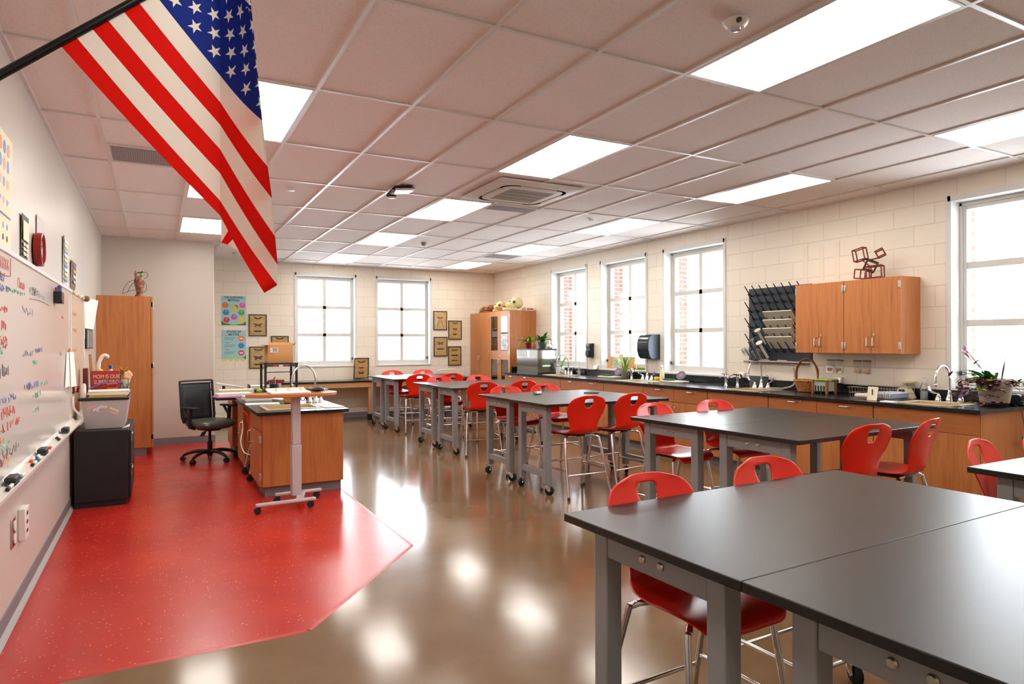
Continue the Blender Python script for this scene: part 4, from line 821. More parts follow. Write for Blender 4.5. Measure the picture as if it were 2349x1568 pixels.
# skulls and bones on top
def skull(lab, x, y, s, mt, az, jaw=1.0):
    t = thing('skull', lab, 'skull', (x, y, TZ), az, 'skulls on top of the tall cabinets'); m = M(); m.sph((0, 0, .085 * s), .075 * s, 0, 16, (1.05, .85, .9)); m.sph((-.075 * s, 0, .06 * s), .045 * s, 0, 14, (1.3 * jaw, .8, .8)); obj('cranium', m, mt, t, wts=False)
    m = M(); m.prism([(-.02 * s, -.045 * s, .0), (-.14 * s * jaw, -.02 * s, .0), (-.14 * s * jaw, .02 * s, .0), (-.02 * s, .045 * s, .0)], (0, 0, .03 * s)); obj('jaw', m, mt, t, bevel=.006, wts=False)
    for k in (-1, 1): obj('eye_socket', M().sph((-.062 * s, k * .036 * s, .095 * s), .018 * s, 0, 10), BONED, t, wts=False)
skull('mottled dark skull, leftmost of the skulls on the tall cabinet', 5.36, 9.95, 1.0, mat('bone_mottled', '#8a7542', .6), .2); skull('reddish-brown skull, second from left on the tall cabinet', 5.36, 9.62, 1.1, mat('bone_redbrown', '#8a4a24', .6), -.2)
skull('large pale yellow skull, third from left on the cabinets', 5.38, 9.22, 1.45, BONE, .3); skull('brown and cream skull in the middle of the pale bones', 5.40, 8.98, 1.05, mat('bone_brown', '#9c7440', .6), -.4); skull('cream bone piece beside the largest skull on the display cabinet', 5.40, 8.80, 1.15, mat('bone_cream', '#d9c79a', .6), .6)
skull('largest pale skull with long jaw, tilted on the display cabinet', 5.42, 8.60, 1.75, mat('bone_pale', '#e0d29c', .6), .1, 1.3)
t = thing('flat_box', 'flat white box with red lettering on the display cabinet top', 'box', (5.60, 8.62, TZ)); obj('box', M().box(5.575, 5.77, 8.51, 8.70, TZ, TZ + .06), PAPER, t, bevel=.004); obj('red_print', M().box(5.60, 5.75, 8.507, 8.51, TZ + .018, TZ + .042), mat('print_red', '#b52a35', .6), t)
# ------------------------------------------------------------------ teaching desk and what lies on it
DT = .83
t = thing('demonstration_desk', 'wooden teaching desk with black top and built-in sink on the red flooring', 'desk', (.4, 4.8, F0))
m = M(); DX0, DX1, DY0, DY1 = -.03, .845, 3.80, 5.86; sx0, sx1, sy0, sy1 = .10, .60, 4.03, 4.53
DZ = DT - .0008; m.box(DX0, DX1, DY0, sy0, DT - .032, DZ); m.box(DX0, DX1, sy1, DY1, DT - .032, DZ); m.box(DX0, sx0, sy0, sy1, DT - .032, DZ); m.box(sx1, DX1, sy0, sy1, DT - .032, DZ); bmesh.ops.remove_doubles(m.bm, verts=m.bm.verts[:], dist=1e-5)
obj('worktop', m, EPOXY, t)
for a, b in ((3.86, 4.62), (5.25, 5.84)):
    obj('body', M().box(.022, .80, a, b, .10 + F0, DT - .033) if a > 4 else M().box(.022, .80, a, sy0 - .02, .10 + F0, DT - .033).box(.022, .80, sy0 - .02, b, .10 + F0, DT - .26), WV, t)
    obj('toe_kick', M().box(.05, .785, a + .03, b, F0, .10 + F0), BASEB, t)
    dr = obj('drawer', M().box(.0, .021, a + .004, b - .004, .64, DT - .04), WH, t, bevel=.002)
    d = obj('door', M().box(.0, .021, a + .004, b - .004, .108, .632), WV, t, bevel=.002); pull('pull', (0, b - .08 if a < 4 else a + .08, .52), d, (0, 0, 1), .12, m=mat('copper_steel', '#d9b79b', .25, 1.0)); lockb((0, b - .06, .40), d)
    if a < 4:
        for z in (.20, .56): obj('hinge', M().box(-.006, .02, a - .004, a + .03, z - .035, z + .035), STEEL, d, bevel=.003)
obj('back_panel', M().box(.78, .80, 4.62, 5.25, .02, DT - .033), WV, t)
m = M(); m.box(.024, .80, 3.848, 3.86, .10 + F0, DT - .033); obj('end_panel', m, WV, t, bevel=.002)
t = thing('sink', 'shallow beige sink set into the teaching desk', 'sink', (.35, 4.28, DT)); m = M()
L = [m.verts([(a, c, z), (b, c, z), (b, d, z), (a, d, z)]) for a, b, c, d, z in ((sx0 - .02, sx1 + .02, sy0 - .02, sy1 + .02, DT + .001), (sx0 - .02, sx1 + .02, sy0 - .02, sy1 + .02, DT + .006), (sx0 + .015, sx1 - .015, sy0 + .015, sy1 - .015, DT + .006), (sx0 + .03, sx1 - .03, sy0 + .03, sy1 - .03, DT - .17))]
for A, B in zip(L, L[1:]): m.bridge(A, B)
m.face(L[-1]); obj('basin', m, SINKM, t, bevel=.004)
faucet('large chrome gooseneck faucet on the teaching desk seen above the standing lectern top', .69, 4.66, DT, .42, R(25), False, .30)
# second desk block behind with a wooden top
t = thing('side_desk', 'black-topped desk section behind the teaching desk, covered with papers', 'desk', (.3, 6.6, F0)); obj('desk_top', M().box(0, .845, 5.875, 7.42, DT - .03, DT - .0008).box(-.24, -.0005, 5.875, 6.12, DT - .03, DT - .0008), EPOXY, t); obj('body', M().box(.02, .80, 6.72, 7.36, F0 + .1, DT - .031), WV, t); obj('toe_kick', M().box(.05, .78, 6.75, 7.33, F0, F0 + .1), BASEB, t); obj('support', M().box(.70, .76, 5.90, 6.72, F0, DT - .031), WV, t)
def stack(lab, x, y, z, w, d, h, rz, mt=PAPER, n=3, cat='paper', name='paper_stack', tilt=0):
    t = thing(name, lab, cat, (x, y, z), rz, 'papers on the teaching desk'); m = M(); random.seed(int(x * 100 + y * 10)); k0 = 0
    for k in range(n):
        o, p = random.uniform(-.008, .008), random.uniform(-.008, .008); m.box(-w / 2 + o, w / 2 + o, -d / 2 + p, d / 2 + p, h * k / n, h * (k + .85) / n)
    m.rot(rx=tilt); 
    obj('sheets', m, mt, t, wts=False); return t
stack('stack of white papers with a dark clip near the left edge of the teaching desk', .17, 5.40, DT, .30, .22, .05, .1, PAPER, 4); stack('flat white papers fanned in front of the paper stack on the teaching desk', .14, 4.72, DT, .34, .18, .012, -.12, PAPER, 3)
stack('pale blue sheets right of the paper stack on the teaching desk', .465, 5.39, DT, .22, .30, .008, .3, mat('pale_blue_paper', '#cdd9e2', .8), 2)
stack('large white sheets at the right front corner of the teaching desk', .735, 4.22, DT, .19, .50, .008, .05, PAPER, 3); stack('second spread of white sheets at the right edge of the teaching desk', .72, 5.20, DT, .19, .46, .006, -.05, PAPER, 2)
t = thing('binder_clip', 'dark clip on the white paper stack', 'clip', (.17, 5.285, DT + .05)); obj('clip', M().box(.14, .20, 5.28, 5.32, DT + .0495, DT + .06), BLACK, t, bevel=.003)
t = thing('wooden_bowl', 'wooden bowl with a dark cup inside beside the desk sink', 'bowl', (.46, 4.78, DT)); obj('bowl', M().lathe((.46, 4.78, DT), [(.075, 0), (.085, .005), (.105, .10), (.115, .15), (.105, .15), (.09, .02), (0, .015)], 22), mat('honey_wood', '#c58a3a', .4), t); obj('inner_cup', M().lathe((.46, 4.76, DT + .06), [(.05, 0), (.065, .10), (.06, .10), (0, .02)], 16), mat('navy', '#1f2c40', .4), t)  # navy cup standing inside the bowl
t = thing('coiled_cable', 'black tangled cable and stapler-like device at the back of the teaching desk', 'cable', (.67, 4.85, DT)); obj('coil', M().tube([(.67 + .05 * cos(a * .7), 4.82 + .01 * a * .4, DT + .055 + .045 * sin(a * .7)) for a in range(22)], .006, 6), BLACK, t); obj('block', M().box(.63, .71, 4.80, 4.90, DT, DT + .05), BLACK, t, bevel=.01)
t = thing('steel_ring', 'steel hoop standing by the black cable on the teaching desk', 'ring', (.605, 4.93, DT)); obj('hoop', M().tube([(.605 + .035 * cos(a * pi / 10) * .6, 4.93 - .02 * cos(a * pi / 10), DT + .055 + .05 * sin(a * pi / 10)) for a in range(20)], .005, 6, 0, True), CHROME, t)
# the side desk
stack('pink and white folders hanging over the left edge of the side desk', -.10, 6.02, DT, .30, .20, .016, .2, PINKP, 2, 'folders', 'folder_stack'); stack('white papers spread on the pink folders', -.02, 6.06, DT + .0165, .40, .24, .03, .1, PAPER, 3)
stack('cream paper pile behind the pink folders', .05, 6.55, DT, .42, .26, .06, -.05, CREAM, 4)
t = thing('stapler', 'long white-topped stapler tilted open on the side desk', 'stapler', (-.02, 7.05, DT + .0)); obj('base', M().box(-.10, .20, 7.0, 7.06, DT, DT + .03), DKGREY, t, bevel=.006); obj('arm', M().prism([(-.16, 7.0, DT + .13), (.20, 7.0, DT + .06), (.22, 7.0, DT + .035), (.21, 7.0, DT + .03), (-.16, 7.0, DT + .10)], (0, .07, 0)), WHITEP, t, bevel=.006); obj('post', M().cyl((-.06, 7.03, DT + .03), (-.06, 7.03, DT + .095), .02, 10), BLACK, t)
t = thing('document_tray', 'black document tray holding paper on the side desk', 'tray', (.36, 7.0, DT)); m = M(); m.box(.26, .50, 6.88, 7.15, DT, DT + .008); m.box(.26, .268, 6.88, 7.15, DT, DT + .09); m.box(.492, .50, 6.88, 7.15, DT, DT + .05); obj('tray', m, BLACK, t); obj('paper', M().box(.272, .488, 6.88, 7.13, DT + .06, DT + .075), PAPER, t)
t = thing('tennis_ball', 'lime green ball on the side desk', 'ball', (.33, 6.45, DT)); obj('ball', M().sph((.33, 6.45, DT + .035), .035, 0, 18), mat('lime', '#a8d820', .6), t)
t = thing('pen_cup', 'black mesh cup of pens under the black shelf cart', 'cup', (.49, 6.25, DT)); obj('cup', M().lathe((.49, 6.25, DT), [(.055, 0), (.055, .13), (.05, .13), (.05, .005), (0, .005)], 18), BLACK, t)
for k, c in enumerate((BLACK, CHROME, MAT['red_wire'] if 'red_wire' in MAT else MAROON, BLUE, DKGREY)): obj('pen', M().cyl((.49 + .02 * cos(k), 6.25 + .02 * sin(k), DT + .01), (.49 + .035 * cos(k), 6.25 + .035 * sin(k), DT + .19), .005, 6), c, t)
obj('scissors', M().tube([(.46, 6.25, DT + .15), (.50, 6.26, DT + .22)], .009, 6), MAT['red_lever'], t)
t = thing('phone', 'black upright handset left of the pen cup', 'phone', (.40, 6.2, DT)); obj('handset', M().box(.375, .425, 6.17, 6.22, DT, DT + .17), BLACK, t, bevel=.012); obj('keypad', M().box(.385, .415, 6.167, 6.171, DT + .09, DT + .13), WHITEP, t)
for k, (x, c, l) in enumerate(((.62, GREENL, 'green pad of notes under the black shelf cart'), (.69, WHITEP, 'white tape roll under the black shelf cart'))): t = thing('desk_item', l, 'stationery', (x, 6.2, DT)); obj('piece', M().box(x - .03, x + .03, 6.17, 6.23, DT, DT + .045), c, t, bevel=.006)
# black open shelf cart with the cardboard box
t = thing('shelf_cart', 'black open metal shelf stand with a cardboard box on top, behind the teaching desk', 'shelf', (.58, 6.65, DT)); x0, x1, y0, y1, zt = .39, .82, 6.42, 6.86, 1.232
for x in (x0, x1 - .03):
    for y in (y0, y1 - .03): obj('post', M().box(x, x + .03, y, y + .03, DT + .001, zt - .02), BLACK, t, bevel=.003)
obj('top_shelf', M().box(x0 - .005, x1 + .005, y0 - .005, y1 + .005, zt - .02, zt), BLACK, t, bevel=.003); obj('lower_shelf', M().box(x0 + .005, x1 - .005, y0 + .005, y1 - .005, DT + .002, DT + .012), BLACK, t)
obj('rod', M().cyl((x0 + .03, y0 + .1, zt - .13), (x1 - .08, y0 + .1, zt - .125), .005, 8), BLACK, t)
obj('label_rail', M().box(x0 + .03, x1 - .03, y0 - .006, y0 - .002, zt - .05, zt - .022), DKGREY, t)
for x, c in ((.53, MAROON), (.60, WHITEP), (.665, MAROON)): obj('rail_marker', M().box(x - .026, x + .026, y0 - .012, y0 - .006, zt - .048, zt - .026), mat('label_red', '#b8323a', .5) if c is MAROON else c, t)
t = thing('red_print', 'red lettered sign strip standing below the shelf stand', 'sign', (.62, 6.9, DT)); obj('strip', M().box(.50, .72, 6.90, 6.905, DT + .10, DT + .15), mat('sign_red', '#b5353c', .6), t); obj('stand', M().box(.54, .68, 6.89, 6.92, DT, DT + .10), WHITEP, t)
bx0, bx1, by0, by1, bz0, bz1 = .445, .765, 6.46, 6.80, zt + .0025, zt + .24
t = thing('cardboard_box', 'open brown cardboard box with a white shipping label on the black shelf stand', 'box', ((bx0 + bx1) / 2, 6.63, zt)); m = M(); m.box(bx0, bx1, by0, by1, bz0, bz1, skip='u'); obj('carton', m, CARD, t, solid=.004)
obj('flap', M().prism([(bx0, by0, bz1), (bx1, by0, bz1), (bx1 - .005, by0 + .05, bz1 + .035), (bx0 + .005, by0 + .05, bz1 + .035)], (0, .003, .001)), CARD, t); obj('flap', M().prism([(bx0, by0, bz1), (bx0, by1, bz1), (bx0 - .06, by1, bz1 - .10 + .03), (bx0 - .06, by0, bz1 - .02)], (-.003, 0, .002)), CARDIN, t)
bpy.data.objects['flap.001'].data.clear_geometry(); bpy.data.objects.remove(bpy.data.objects['flap.001'])
obj('flap', M().prism([(bx0, by0, bz1), (bx0, by1, bz1), (bx0 - .055, by1, bz1 + .0), (bx0 - .055, by0, bz1 - .01)], (-.003, 0, .003)), CARDIN, t)
obj('flap', M().prism([(bx1, by0, bz1), (bx1, by1, bz1), (bx1 + .045, by1, bz1 - .02), (bx1 + .045, by0, bz1 + .03)], (.003, 0, .003)), CARDIN, t)
l = obj('shipping_label', M().box(bx0 + .025, bx0 + .125, by0 - .0035, by0 - .0025, bz1 - .10, bz1 - .03), PAPER, t); m = M(); random.seed(3)
for k in range(12): m.box(bx0 + .055 + k * .005, bx0 + .055 + k * .005 + random.choice((.0012, .0025)), by0 - .0042, by0 - .0036, bz1 - .09, bz1 - .04)
obj('barcode', m, BLACK, l)
# sit-stand lectern
px_, py_ = .23, 3.46; PG = mat('lectern_grey', '#b9b0b2', .4)
t = thing('standing_lectern', 'small sit-stand lectern with an oval wood top on a grey wheeled base', 'lectern', (px_, py_, F0), R(4)); zt = 1.036
m = M(); pts = [(-.43 + .02, -.02)]; 
oval = [(-.41, .0), (-.30, -.12), (-.12, -.185), (.10, -.21), (.28, -.185), (.385, -.10), (.41, .0), (.385, .09), (.30, .17), (.12, .21), (-.12, .20), (-.30, .13)]
op = smooth_path([(x, y, 0) for x, y in oval] + [(oval[0][0], oval[0][1], 0)], 4)[:-1]
m.prism([(p.x, p.y, zt - .03 - F0) for p in op], (0, 0, .0292)); obj('tabletop', m, mat('top_orange_wood', '#bb7440', .35), t, bevel=.004, wts=False)
obj('column', M().box(-.01, .075, -.045, .03, .08, .55), PG, t, bevel=.006, wts=False); obj('inner_column', M().box(-.005, .07, -.04, .025, .55, zt - .033 - F0), PG, t, bevel=.006, wts=False); obj('head_plate', M().box(-.10, .16, -.10, .08, zt - .04 - F0, zt - .0305 - F0), PG, t, wts=False)
# spread base: two feet bars joined by a slanted bar
obj('base_bar', M().prism([(-.02, -.20, .058), (.05, -.20, .058), (.16, .14, .058), (.09, .14, .058)], (0, 0, .03)), PG, t, bevel=.006, wts=False)
for (xa, xb, y) in ((-.36, .16, -.20), (-.12, .31, .14)): obj('foot', M().prism([(xa, y - .025, .06), (xb, y - .025, .06), (xb, y + .025, .06), (xa, y + .025, .06)], (0, 0, .028)), PG, t, bevel=.008, wts=False)
for cx, cy in ((-.33, -.20), (.13, -.20), (.28, .14), (-.09, .14)):
    m = M()
    for s in (-1, 1): m.cyl((cx - .016, cy + s * .012 - .009, .028), (cx - .016, cy + s * .012 + .009, .028), .028, 14)
    m.cyl((cx, cy, .03), (cx, cy, .062), .012, 8); m.box(cx - .03, cx + .012, cy - .01, cy + .01, .03, .052); obj('caster', m, BLACK, t, bevel=.002, wts=False)
t = thing('open_binder', 'open ring binder with white pages on the lectern top', 'binder', (.20, 3.44, zt), R(4)); m = M(); m.prism([(-.18, -.13, .001), (.17, -.13, .001), (.17, .02, .006), (-.18, .02, .006)], (0, 0, .012)); obj('lower_pages', m, PAPER, t, wts=False, bevel=.002); m = M(); m.prism([(-.18, .03, .004), (.17, .03, .004), (.17, .14, .028), (-.18, .14, .028)], (0, 0, .012)); obj('upper_pages', m, mat('page_pinkish', '#dccfca', .8), t, wts=False)
for x in (-.11, 0, .11): obj('ring', M().tube(arc((x, .02, .012), .03, -.2, pi + .2, 8, (0, 1, 0), (0, 0, 1)), .0025, 6), mat('brass_ring', '#c9b184', .3, .8), t, wts=False)
t = thing('mouse_pad_tray', 'dark patterned pad on the right side of the lectern top', 'pad', (.50, 3.58, zt)); KB = mat('grey_pattern', '#5a6266', .5); nt = NT(KB); nt.l(nt.ramp(nt.noise(nt.coord(), 60, 2), [(.4, S('#3a4246')), (.6, S('#aab3b5'))]), nt.b.inputs['Base Color']); obj('pad', M().box(.42, .58, 3.53, 3.66, zt, zt + .018), KB, t, bevel=.005); obj('case', M().box(.40, .45, 3.52, 3.6, zt + .0185, zt + .03), BLACK, t, bevel=.004)
t = thing('gadget', 'black curved handheld device on the lectern top', 'device', (.46, 3.45, zt)); obj('shell', M().sph((.46, 3.45, zt + .024), .05, 0, 16, (1.25, .9, .45)), BLACK, t)
t = thing('white_card', 'blank white sheets at the right end of the lectern top', 'paper', (.55, 3.46, zt)); obj('sheet', M().box(.525, .60, 3.42, 3.50, zt, zt + .004), PAPER, t)
# ------------------------------------------------------------------ office chair
t = thing('office_chair', 'black mesh-back office chair on five casters facing the teaching desk', 'chair', (-.28, 6.36, F0), R(-150))
m = M(); hub = M().cyl((0, 0, .07), (0, 0, .13), .035, 14); obj('hub', hub, BLACK, t, wts=False); obj('gas_column', M().cyl((0, 0, .13), (0, 0, .25), .03, 14).cyl((0, 0, .25), (0, 0, .41), .018, 14), BLACK, t, wts=False)
for k in range(5):
    a = k * 2 * pi / 5 + .35; c, s = cos(a), sin(a); obj('base_arm', M().tube(smooth_path([(.03 * c, .03 * s, .12), (.15 * c, .15 * s, .125), (.26 * c, .26 * s, .10), (.325 * c, .325 * s, .07)], 3), [.026, .025, .024, .023, .022, .021, .02, .018, .017, .016], 8), BLACK, t, wts=False)
    m = M(); n = V((-s, c, 0)); cc = V((.325 * c, .325 * s, .031))
    for q in (-1, 1): m.cyl(cc + n * (q * .014 - .01), cc + n * (q * .014 + .01), .031, 14)
    m.cyl(cc, cc + V((0, 0, .045)), .011, 8); obj('caster', m, BLACK, t, wts=False)
def pad(z0, z1, w, d, yc):
    m = M(); L = []
    for z, f in ((z0, .86), (z0 + .018, .97), ((z0 + z1) / 2, 1.0), (z1 - .02, .97), (z1, .85)): L.append(m.verts([(w * f * math.copysign(abs(cos(a)) ** .55, cos(a)), yc + d * f * math.copysign(abs(sin(a)) ** .55, sin(a)), z - .02 * max(0, sin(a)) ** 3) for a in [2 * pi * i / 28 for i in range(28)]]))
    for A, B in zip(L, L[1:]): m.bridge(A, B)
    m.face(L[0][::-1]); m.face(L[-1]); return m
obj('seat', pad(.44, .525, .255, .25, .02), mat('seat_olive_grey', '#4c4a40', .35), t, wts=False); obj('mechanism', M().box(-.09, .09, -.16, .12, .385, .44), BLACK, t, bevel=.02, wts=False); obj('lever', M().prism([(.10, .02, .38), (.14, .02, .33), (.14, .10, .33), (.10, .10, .40)], (.02, 0, 0)), BLACK, t, bevel=.008, wts=False)
def bk(u, z): # back surface
    w = .225 if z > .55 else .225 - (.55 - z) * .35
    w = min(w, .235 - max(0, z - .8) * .05 ); return V((u * w, -.235 - .05 * (z - .5) * 2 - .05 * (1 - u * u) + .05 * max(0, .62 - z), z))
zs = [.50, .56, .62, .70, .78, .86, .93, .98]; MESHM = mat('black_mesh', '#1e2327', .6); m = M(); g = [m.verts([bk(-.9 + 1.8 * i / 8, z) for i in range(9)]) for z in zs]
for i in range(len(zs) - 1): m.bridge(g[i], g[i + 1], 0, False)
obj('mesh_back', m, MESHM, t, solid=.004, wts=False)
fr = [bk(-1, .48)] + [bk(-1, z) for z in zs[1:]] + [bk(-1, 1.01)] ; fl = [V((-p.x, p.y, p.z)) for p in fr]
obj('back_frame', M().tube(fr, .016, 8).tube(fl, .016, 8).tube([bk(-.9 + 1.8 * i / 8, .50) for i in range(9)], .02, 8), BLACK, t, wts=False); obj('top_rail', M().tube([bk(-1 + 2 * i / 8, 1.01) for i in range(9)], .011, 8).tube([bk(-1 + 2 * i / 8, .975) for i in range(9)], .008, 8), BLACK, t, wts=False)
obj('lumbar_bar', M().tube([bk(-.95 + 1.9 * i / 8, .885) - V((0, .008, 0)) for i in range(9)], .012, 8), BLACK, t, wts=False); obj('back_spine', M().tube([(0, -.12, .41), (0, -.26, .43), (0, -.33, .52), (0, -.35, .62)], .028, 8), BLACK, t, wts=False)
for s in (-1, 1):
    o = obj('armrest', M().box(s * .27 - .04, s * .27 + .04, -.14, .14, .675, .70), BLACK, t, bevel=.011, seg=3, wts=False); obj('arm_post', M().tube([(s * .20, .0, .43), (s * .27, .0, .45), (s * .275, .0, .56), (s * .27, .02, .675)], .024, 8).tube([(s * .275, .0, .56), (s * .27, -.10, .675)], .016, 8), BLACK, o, wts=False)
# ------------------------------------------------------------------ low wall table under the far windows
t = thing('wall_table', 'long wooden table with black top standing under the far windows', 'table', (2.9, 10.05, 0)); obj('tabletop', M().box(.95, 5.15, 9.72, 10.36, .745, .775), EPOXY, t, bevel=.003); obj('apron', M().box(1.0, 5.10, 9.75, 10.33, .645, .744), mat('pale_maple', '#c79767', .4), t)
for x in (1.03, 2.76, 4.85): obj('leg', M().box(x, x + .07, 9.76, 9.83, .12, .644), MAT['pale_maple'], t, bevel=.004); obj('boot', M().box(x - .01, x + .08, 9.75, 9.84, 0, .12), BLACK, t, bevel=.004)
# ------------------------------------------------------------------ left wall: tall cabinet, file cabinet, bin
t = thing('tall_cabinet', 'tall wood storage cabinet against the left wall, its plain side facing us', 'cabinet', (-1.25, 7.66, F0)); y0, y1 = 7.2, 8.115
obj('body', M().box(XL + .002, -.945, y0, y1, .108, 2.1292), WV, t); obj('toe_kick', M().box(XL + .034, -1.0, y0 + .02, y1, F0, .108), BASEB, t)
for lo, hi, s in ((y0 + .002, 7.655, 1), (7.66, y1 - .002, -1)):
    d = obj('door', M().box(-.942, -.92, lo, hi, .105, 2.127), WV, t, bevel=.002); pull('pull', (-.92, hi - .03 if s > 0 else lo + .03, 1.12), d, (0, 0, 1), .1, (1, 0, 0))
    for z in (.25, 1.20, 2.02): obj('hinge', M().box(-.945, -.91, (lo if s > 0 else hi - .026), (lo + .026 if s > 0 else hi), z - .035, z + .035), STEEL, d, bevel=.003)
# monster-like carved figure with antennae on the cabinet
t = thing('carved_sculpture', 'brown and green carved sculpture with thin wire loops on the left tall cabinet', 'sculpture', (-1.08, 7.45, 2.13)); c = V((-1.08, 7.45, 2.13)); m = M()
m.lathe(c, [(.05, 0), (.055, .02), (.035, .05), (.045, .10), (.06, .17), (.062, .22), (.05, .27), (.02, .29), (0, .29)], 14, sx=1, sy=.8); CB = mat('carved_brown', '#6f4a33', .6); nt = NT(CB); nt.l(nt.ramp(nt.noise(nt.coord(), 22, 3), [(.35, S('#2c3226')), (.5, S('#7a4a32')), (.65, S('#b07a5a'))]), nt.b.inputs['Base Color']); obj('torso', m, CB, t)
obj('post', M().tube([c + V((-.035, 0, .24)), c + V((-.045, 0, .32)), c + V((-.04, 0, .36))], [.018, .014, .012], 8), CB, t); obj('crossbar', M().tube([c + V((-.04, 0, .335)), c + V((.02, 0, .34)), c + V((.04, 0, .355))], .011, 8), CB, t); obj('green_eye', M().sph(c + V((.025, -.01, .305)), .022, 0, 12), mat('bright_green', '#3fae2a', .4), t)
for pts in (((-.05, 0, .24), (-.13, 0, .20), (-.18, 0, .12), (-.20, 0, .04)), ((-.05, 0, .22), (-.11, 0, .14), (-.14, 0, .06)), ((-.20, 0, .04), (-.12, 0, .08), (-.05, 0, .10)), ((.04, 0, .34), (.09, 0, .34), (.10, 0, .29), (.05, 0, .25)), ((.05, 0, .22), (.085, 0, .16), (.075, 0, .09), (.04, 0, .06))): obj('wire', M().tube(smooth_path([c + V(p) for p in pts], 4), .003, 6), DKGREY, t)
FC = mat('navy_black_steel', '#0e141c', .45)
t = thing('file_cabinet', 'low black metal file cabinet against the left wall', 'file cabinet', (-1.33, 4.7, F0)); obj('body', M().box(XL + .034, -1.105, 4.2, 5.18, .055, .70), FC, t, bevel=.004); obj('plinth', M().box(XL + .034, -1.13, 4.215, 5.16, F0, .055), FC, t)
for z0, z1 in ((.065, .375), (.385, .69)): d = obj('drawer', M().box(-1.104, -1.085, 4.215, 5.165, z0, z1), FC, t, bevel=.003); obj('pull', M().box(-1.085, -1.072, 4.24, 4.40, z1 - .05, z1 - .03), STEEL, d, bevel=.003); obj('label_holder', M().box(-1.085, -1.081, 4.25, 4.33, z1 - .11, z1 - .07), STEEL, d)
t = thing('storage_bin', 'translucent plastic storage bin with black lid and label strips on the file cabinet', 'bin', (-1.3, 4.65, .70)); m = M(); L = []
for z, f, o in ((.703, .0, 0), (.965, .035, 0)): L.append(m.verts([(-1.455 - f, 4.36 - f * .6, z), (-1.145 + f, 4.36 - f * .6, z), (-1.145 + f, 4.92 + f * .6, z), (-1.455 - f, 4.92 + f * .6, z)]))
m.bridge(*L); m.face(L[0]); obj('tub', m, mat('milky_plastic', '#bdb6b6', .3, Alpha=.82), t, solid=.004, bevel=.01)
obj('contents', M().box(-1.42, -1.18, 4.40, 4.88, .71, .93), mat('bin_contents', '#8d8583', .7), t); obj('lid', M().box(-1.515, -1.105, 4.325, 4.955,   .966, .9912), BLACK, t, bevel=.006)
random.seed(2)
for k, (x, z, a, c, ln) in enumerate(((-1.405, .905, .35, '#d9a0a0', .085), (-1.355, .895, .5, '#cfcdd8', .09), (-1.30, .905, .05, '#dcc8bc', .04), (-1.36, .875, -1.45, '#d8cdbb', .03), (-1.225, .875, -.5, '#cfcfa8', .085), (-1.232, .845, -.5, '#d9a9a0', .08))):
    y_ = 4.36 - .035 * .6 * (z - .703) / .262 - .004
    o = obj('label_strip', M().box(-ln / 2, ln / 2, -.001, 0, -.011, .011).rot(ry=-a, loc=(x, y_, z)), mat('strip%d_tint' % k, c, .6), t)
t = thing('white_sheet', 'crumpled white sheet under the right corner of the storage bin', 'paper', (-1.15, 4.33, .70)); obj('sheet', M().prism([(-1.16, 4.30, .7005), (-1.10, 4.30, .715), (-1.10, 4.36, .73), (-1.14, 4.36, .7005)], (0, 0, .003)), PAPER, t)
LZ = .992
stack('thick sheaf of white papers on the storage bin lid', -1.28, 4.55, LZ + .026, .34, .28, .032, .08, PAPER, 4); bpy.data.objects['paper_stack.001']; stack('cream and yellow folders on the storage bin lid', -1.275, 4.52, LZ, .30, .30, .025, -.04, mat('manila', '#e0c890', .7), 4, 'folders', 'folder_stack')
t = thing('sign_block', 'red wooden block sign with white lettering behind the papers', 'sign', (-1.32, 4.80, LZ)); obj('block', M().box(-1.44, -1.20, 4.76, 4.81, LZ, LZ + .235), mat('sign_brick_red', '#a3281c', .6), t, bevel=.003)
text('lettering', 'MOM IS OUR\nSUPERHERO', .054, mat('sign_white', '#e8c9bd', .7), t, (-1.312, 4.7585, LZ + .15), (pi / 2, 0, 0), sx=.72)
t = thing('pipe_cleaner', 'bent blue fuzzy wire in front of the red sign', 'craft wire', (-1.3, 4.72, LZ + .06)); obj('wire', M().tube(smooth_path([(-1.45, 4.70, LZ + .065), (-1.38, 4.72, LZ + .10), (-1.31, 4.73, LZ + .125), (-1.25, 4.73, LZ + .115), (-1.18, 4.72, LZ + .12)], 4), .006, 6), mat('fuzzy_blue', '#5a62a8', .8), t)
t = thing('craft_frame', 'small orange craft frame in front of the red sign', 'craft', (-1.25, 4.715, LZ + .06)); m = M(); m.tube([(-1.30, 4.715, LZ + .063), (-1.30, 4.715, LZ + .105), (-1.22, 4.715, LZ + .11), (-1.22, 4.715, LZ + .063)], .006, 6, 0, True); obj('frame', m, mat('craft_orange', '#d0722f', .6), t)
t = thing('glass_vase', 'small glass vase with a pale shell beside the red sign', 'vase', (-1.15, 4.82, LZ)); obj('vase', M().lathe((-1.15, 4.82, LZ), [(.03, 0), (.04, .03), (.042, .10), (.04, .10), (.035, .01), (0, .01)], 18), GLASS, t); obj('shell', M().lathe((-1.15, 4.82, LZ + .07), [(.02, 0), (.045, .07), (.03, .065), (0, .02)], 10), mat('shell_pale', '#dfe3d2', .5), t)
t = thing('dried_flowers', 'bunch of golden dried flowers behind the red sign', 'flowers', (-1.19, 4.90, LZ)); m = M(); random.seed(12)
for k in range(34): m.leaf((-1.18, 4.92, LZ + .18), random.uniform(0, 6.28), random.uniform(.08, .14), .016, random.uniform(.5, 1.4), random.uniform(-.2, .8), 0, 4)
obj('petals', m, mat('gold_dried', '#b8862a', .7), t); obj('stems', M().tube([(-1.19, 4.90, LZ), (-1.19, 4.90, LZ + .19)], [.012, .02], 8), mat('stem_tan', '#8a6a34', .7), t)
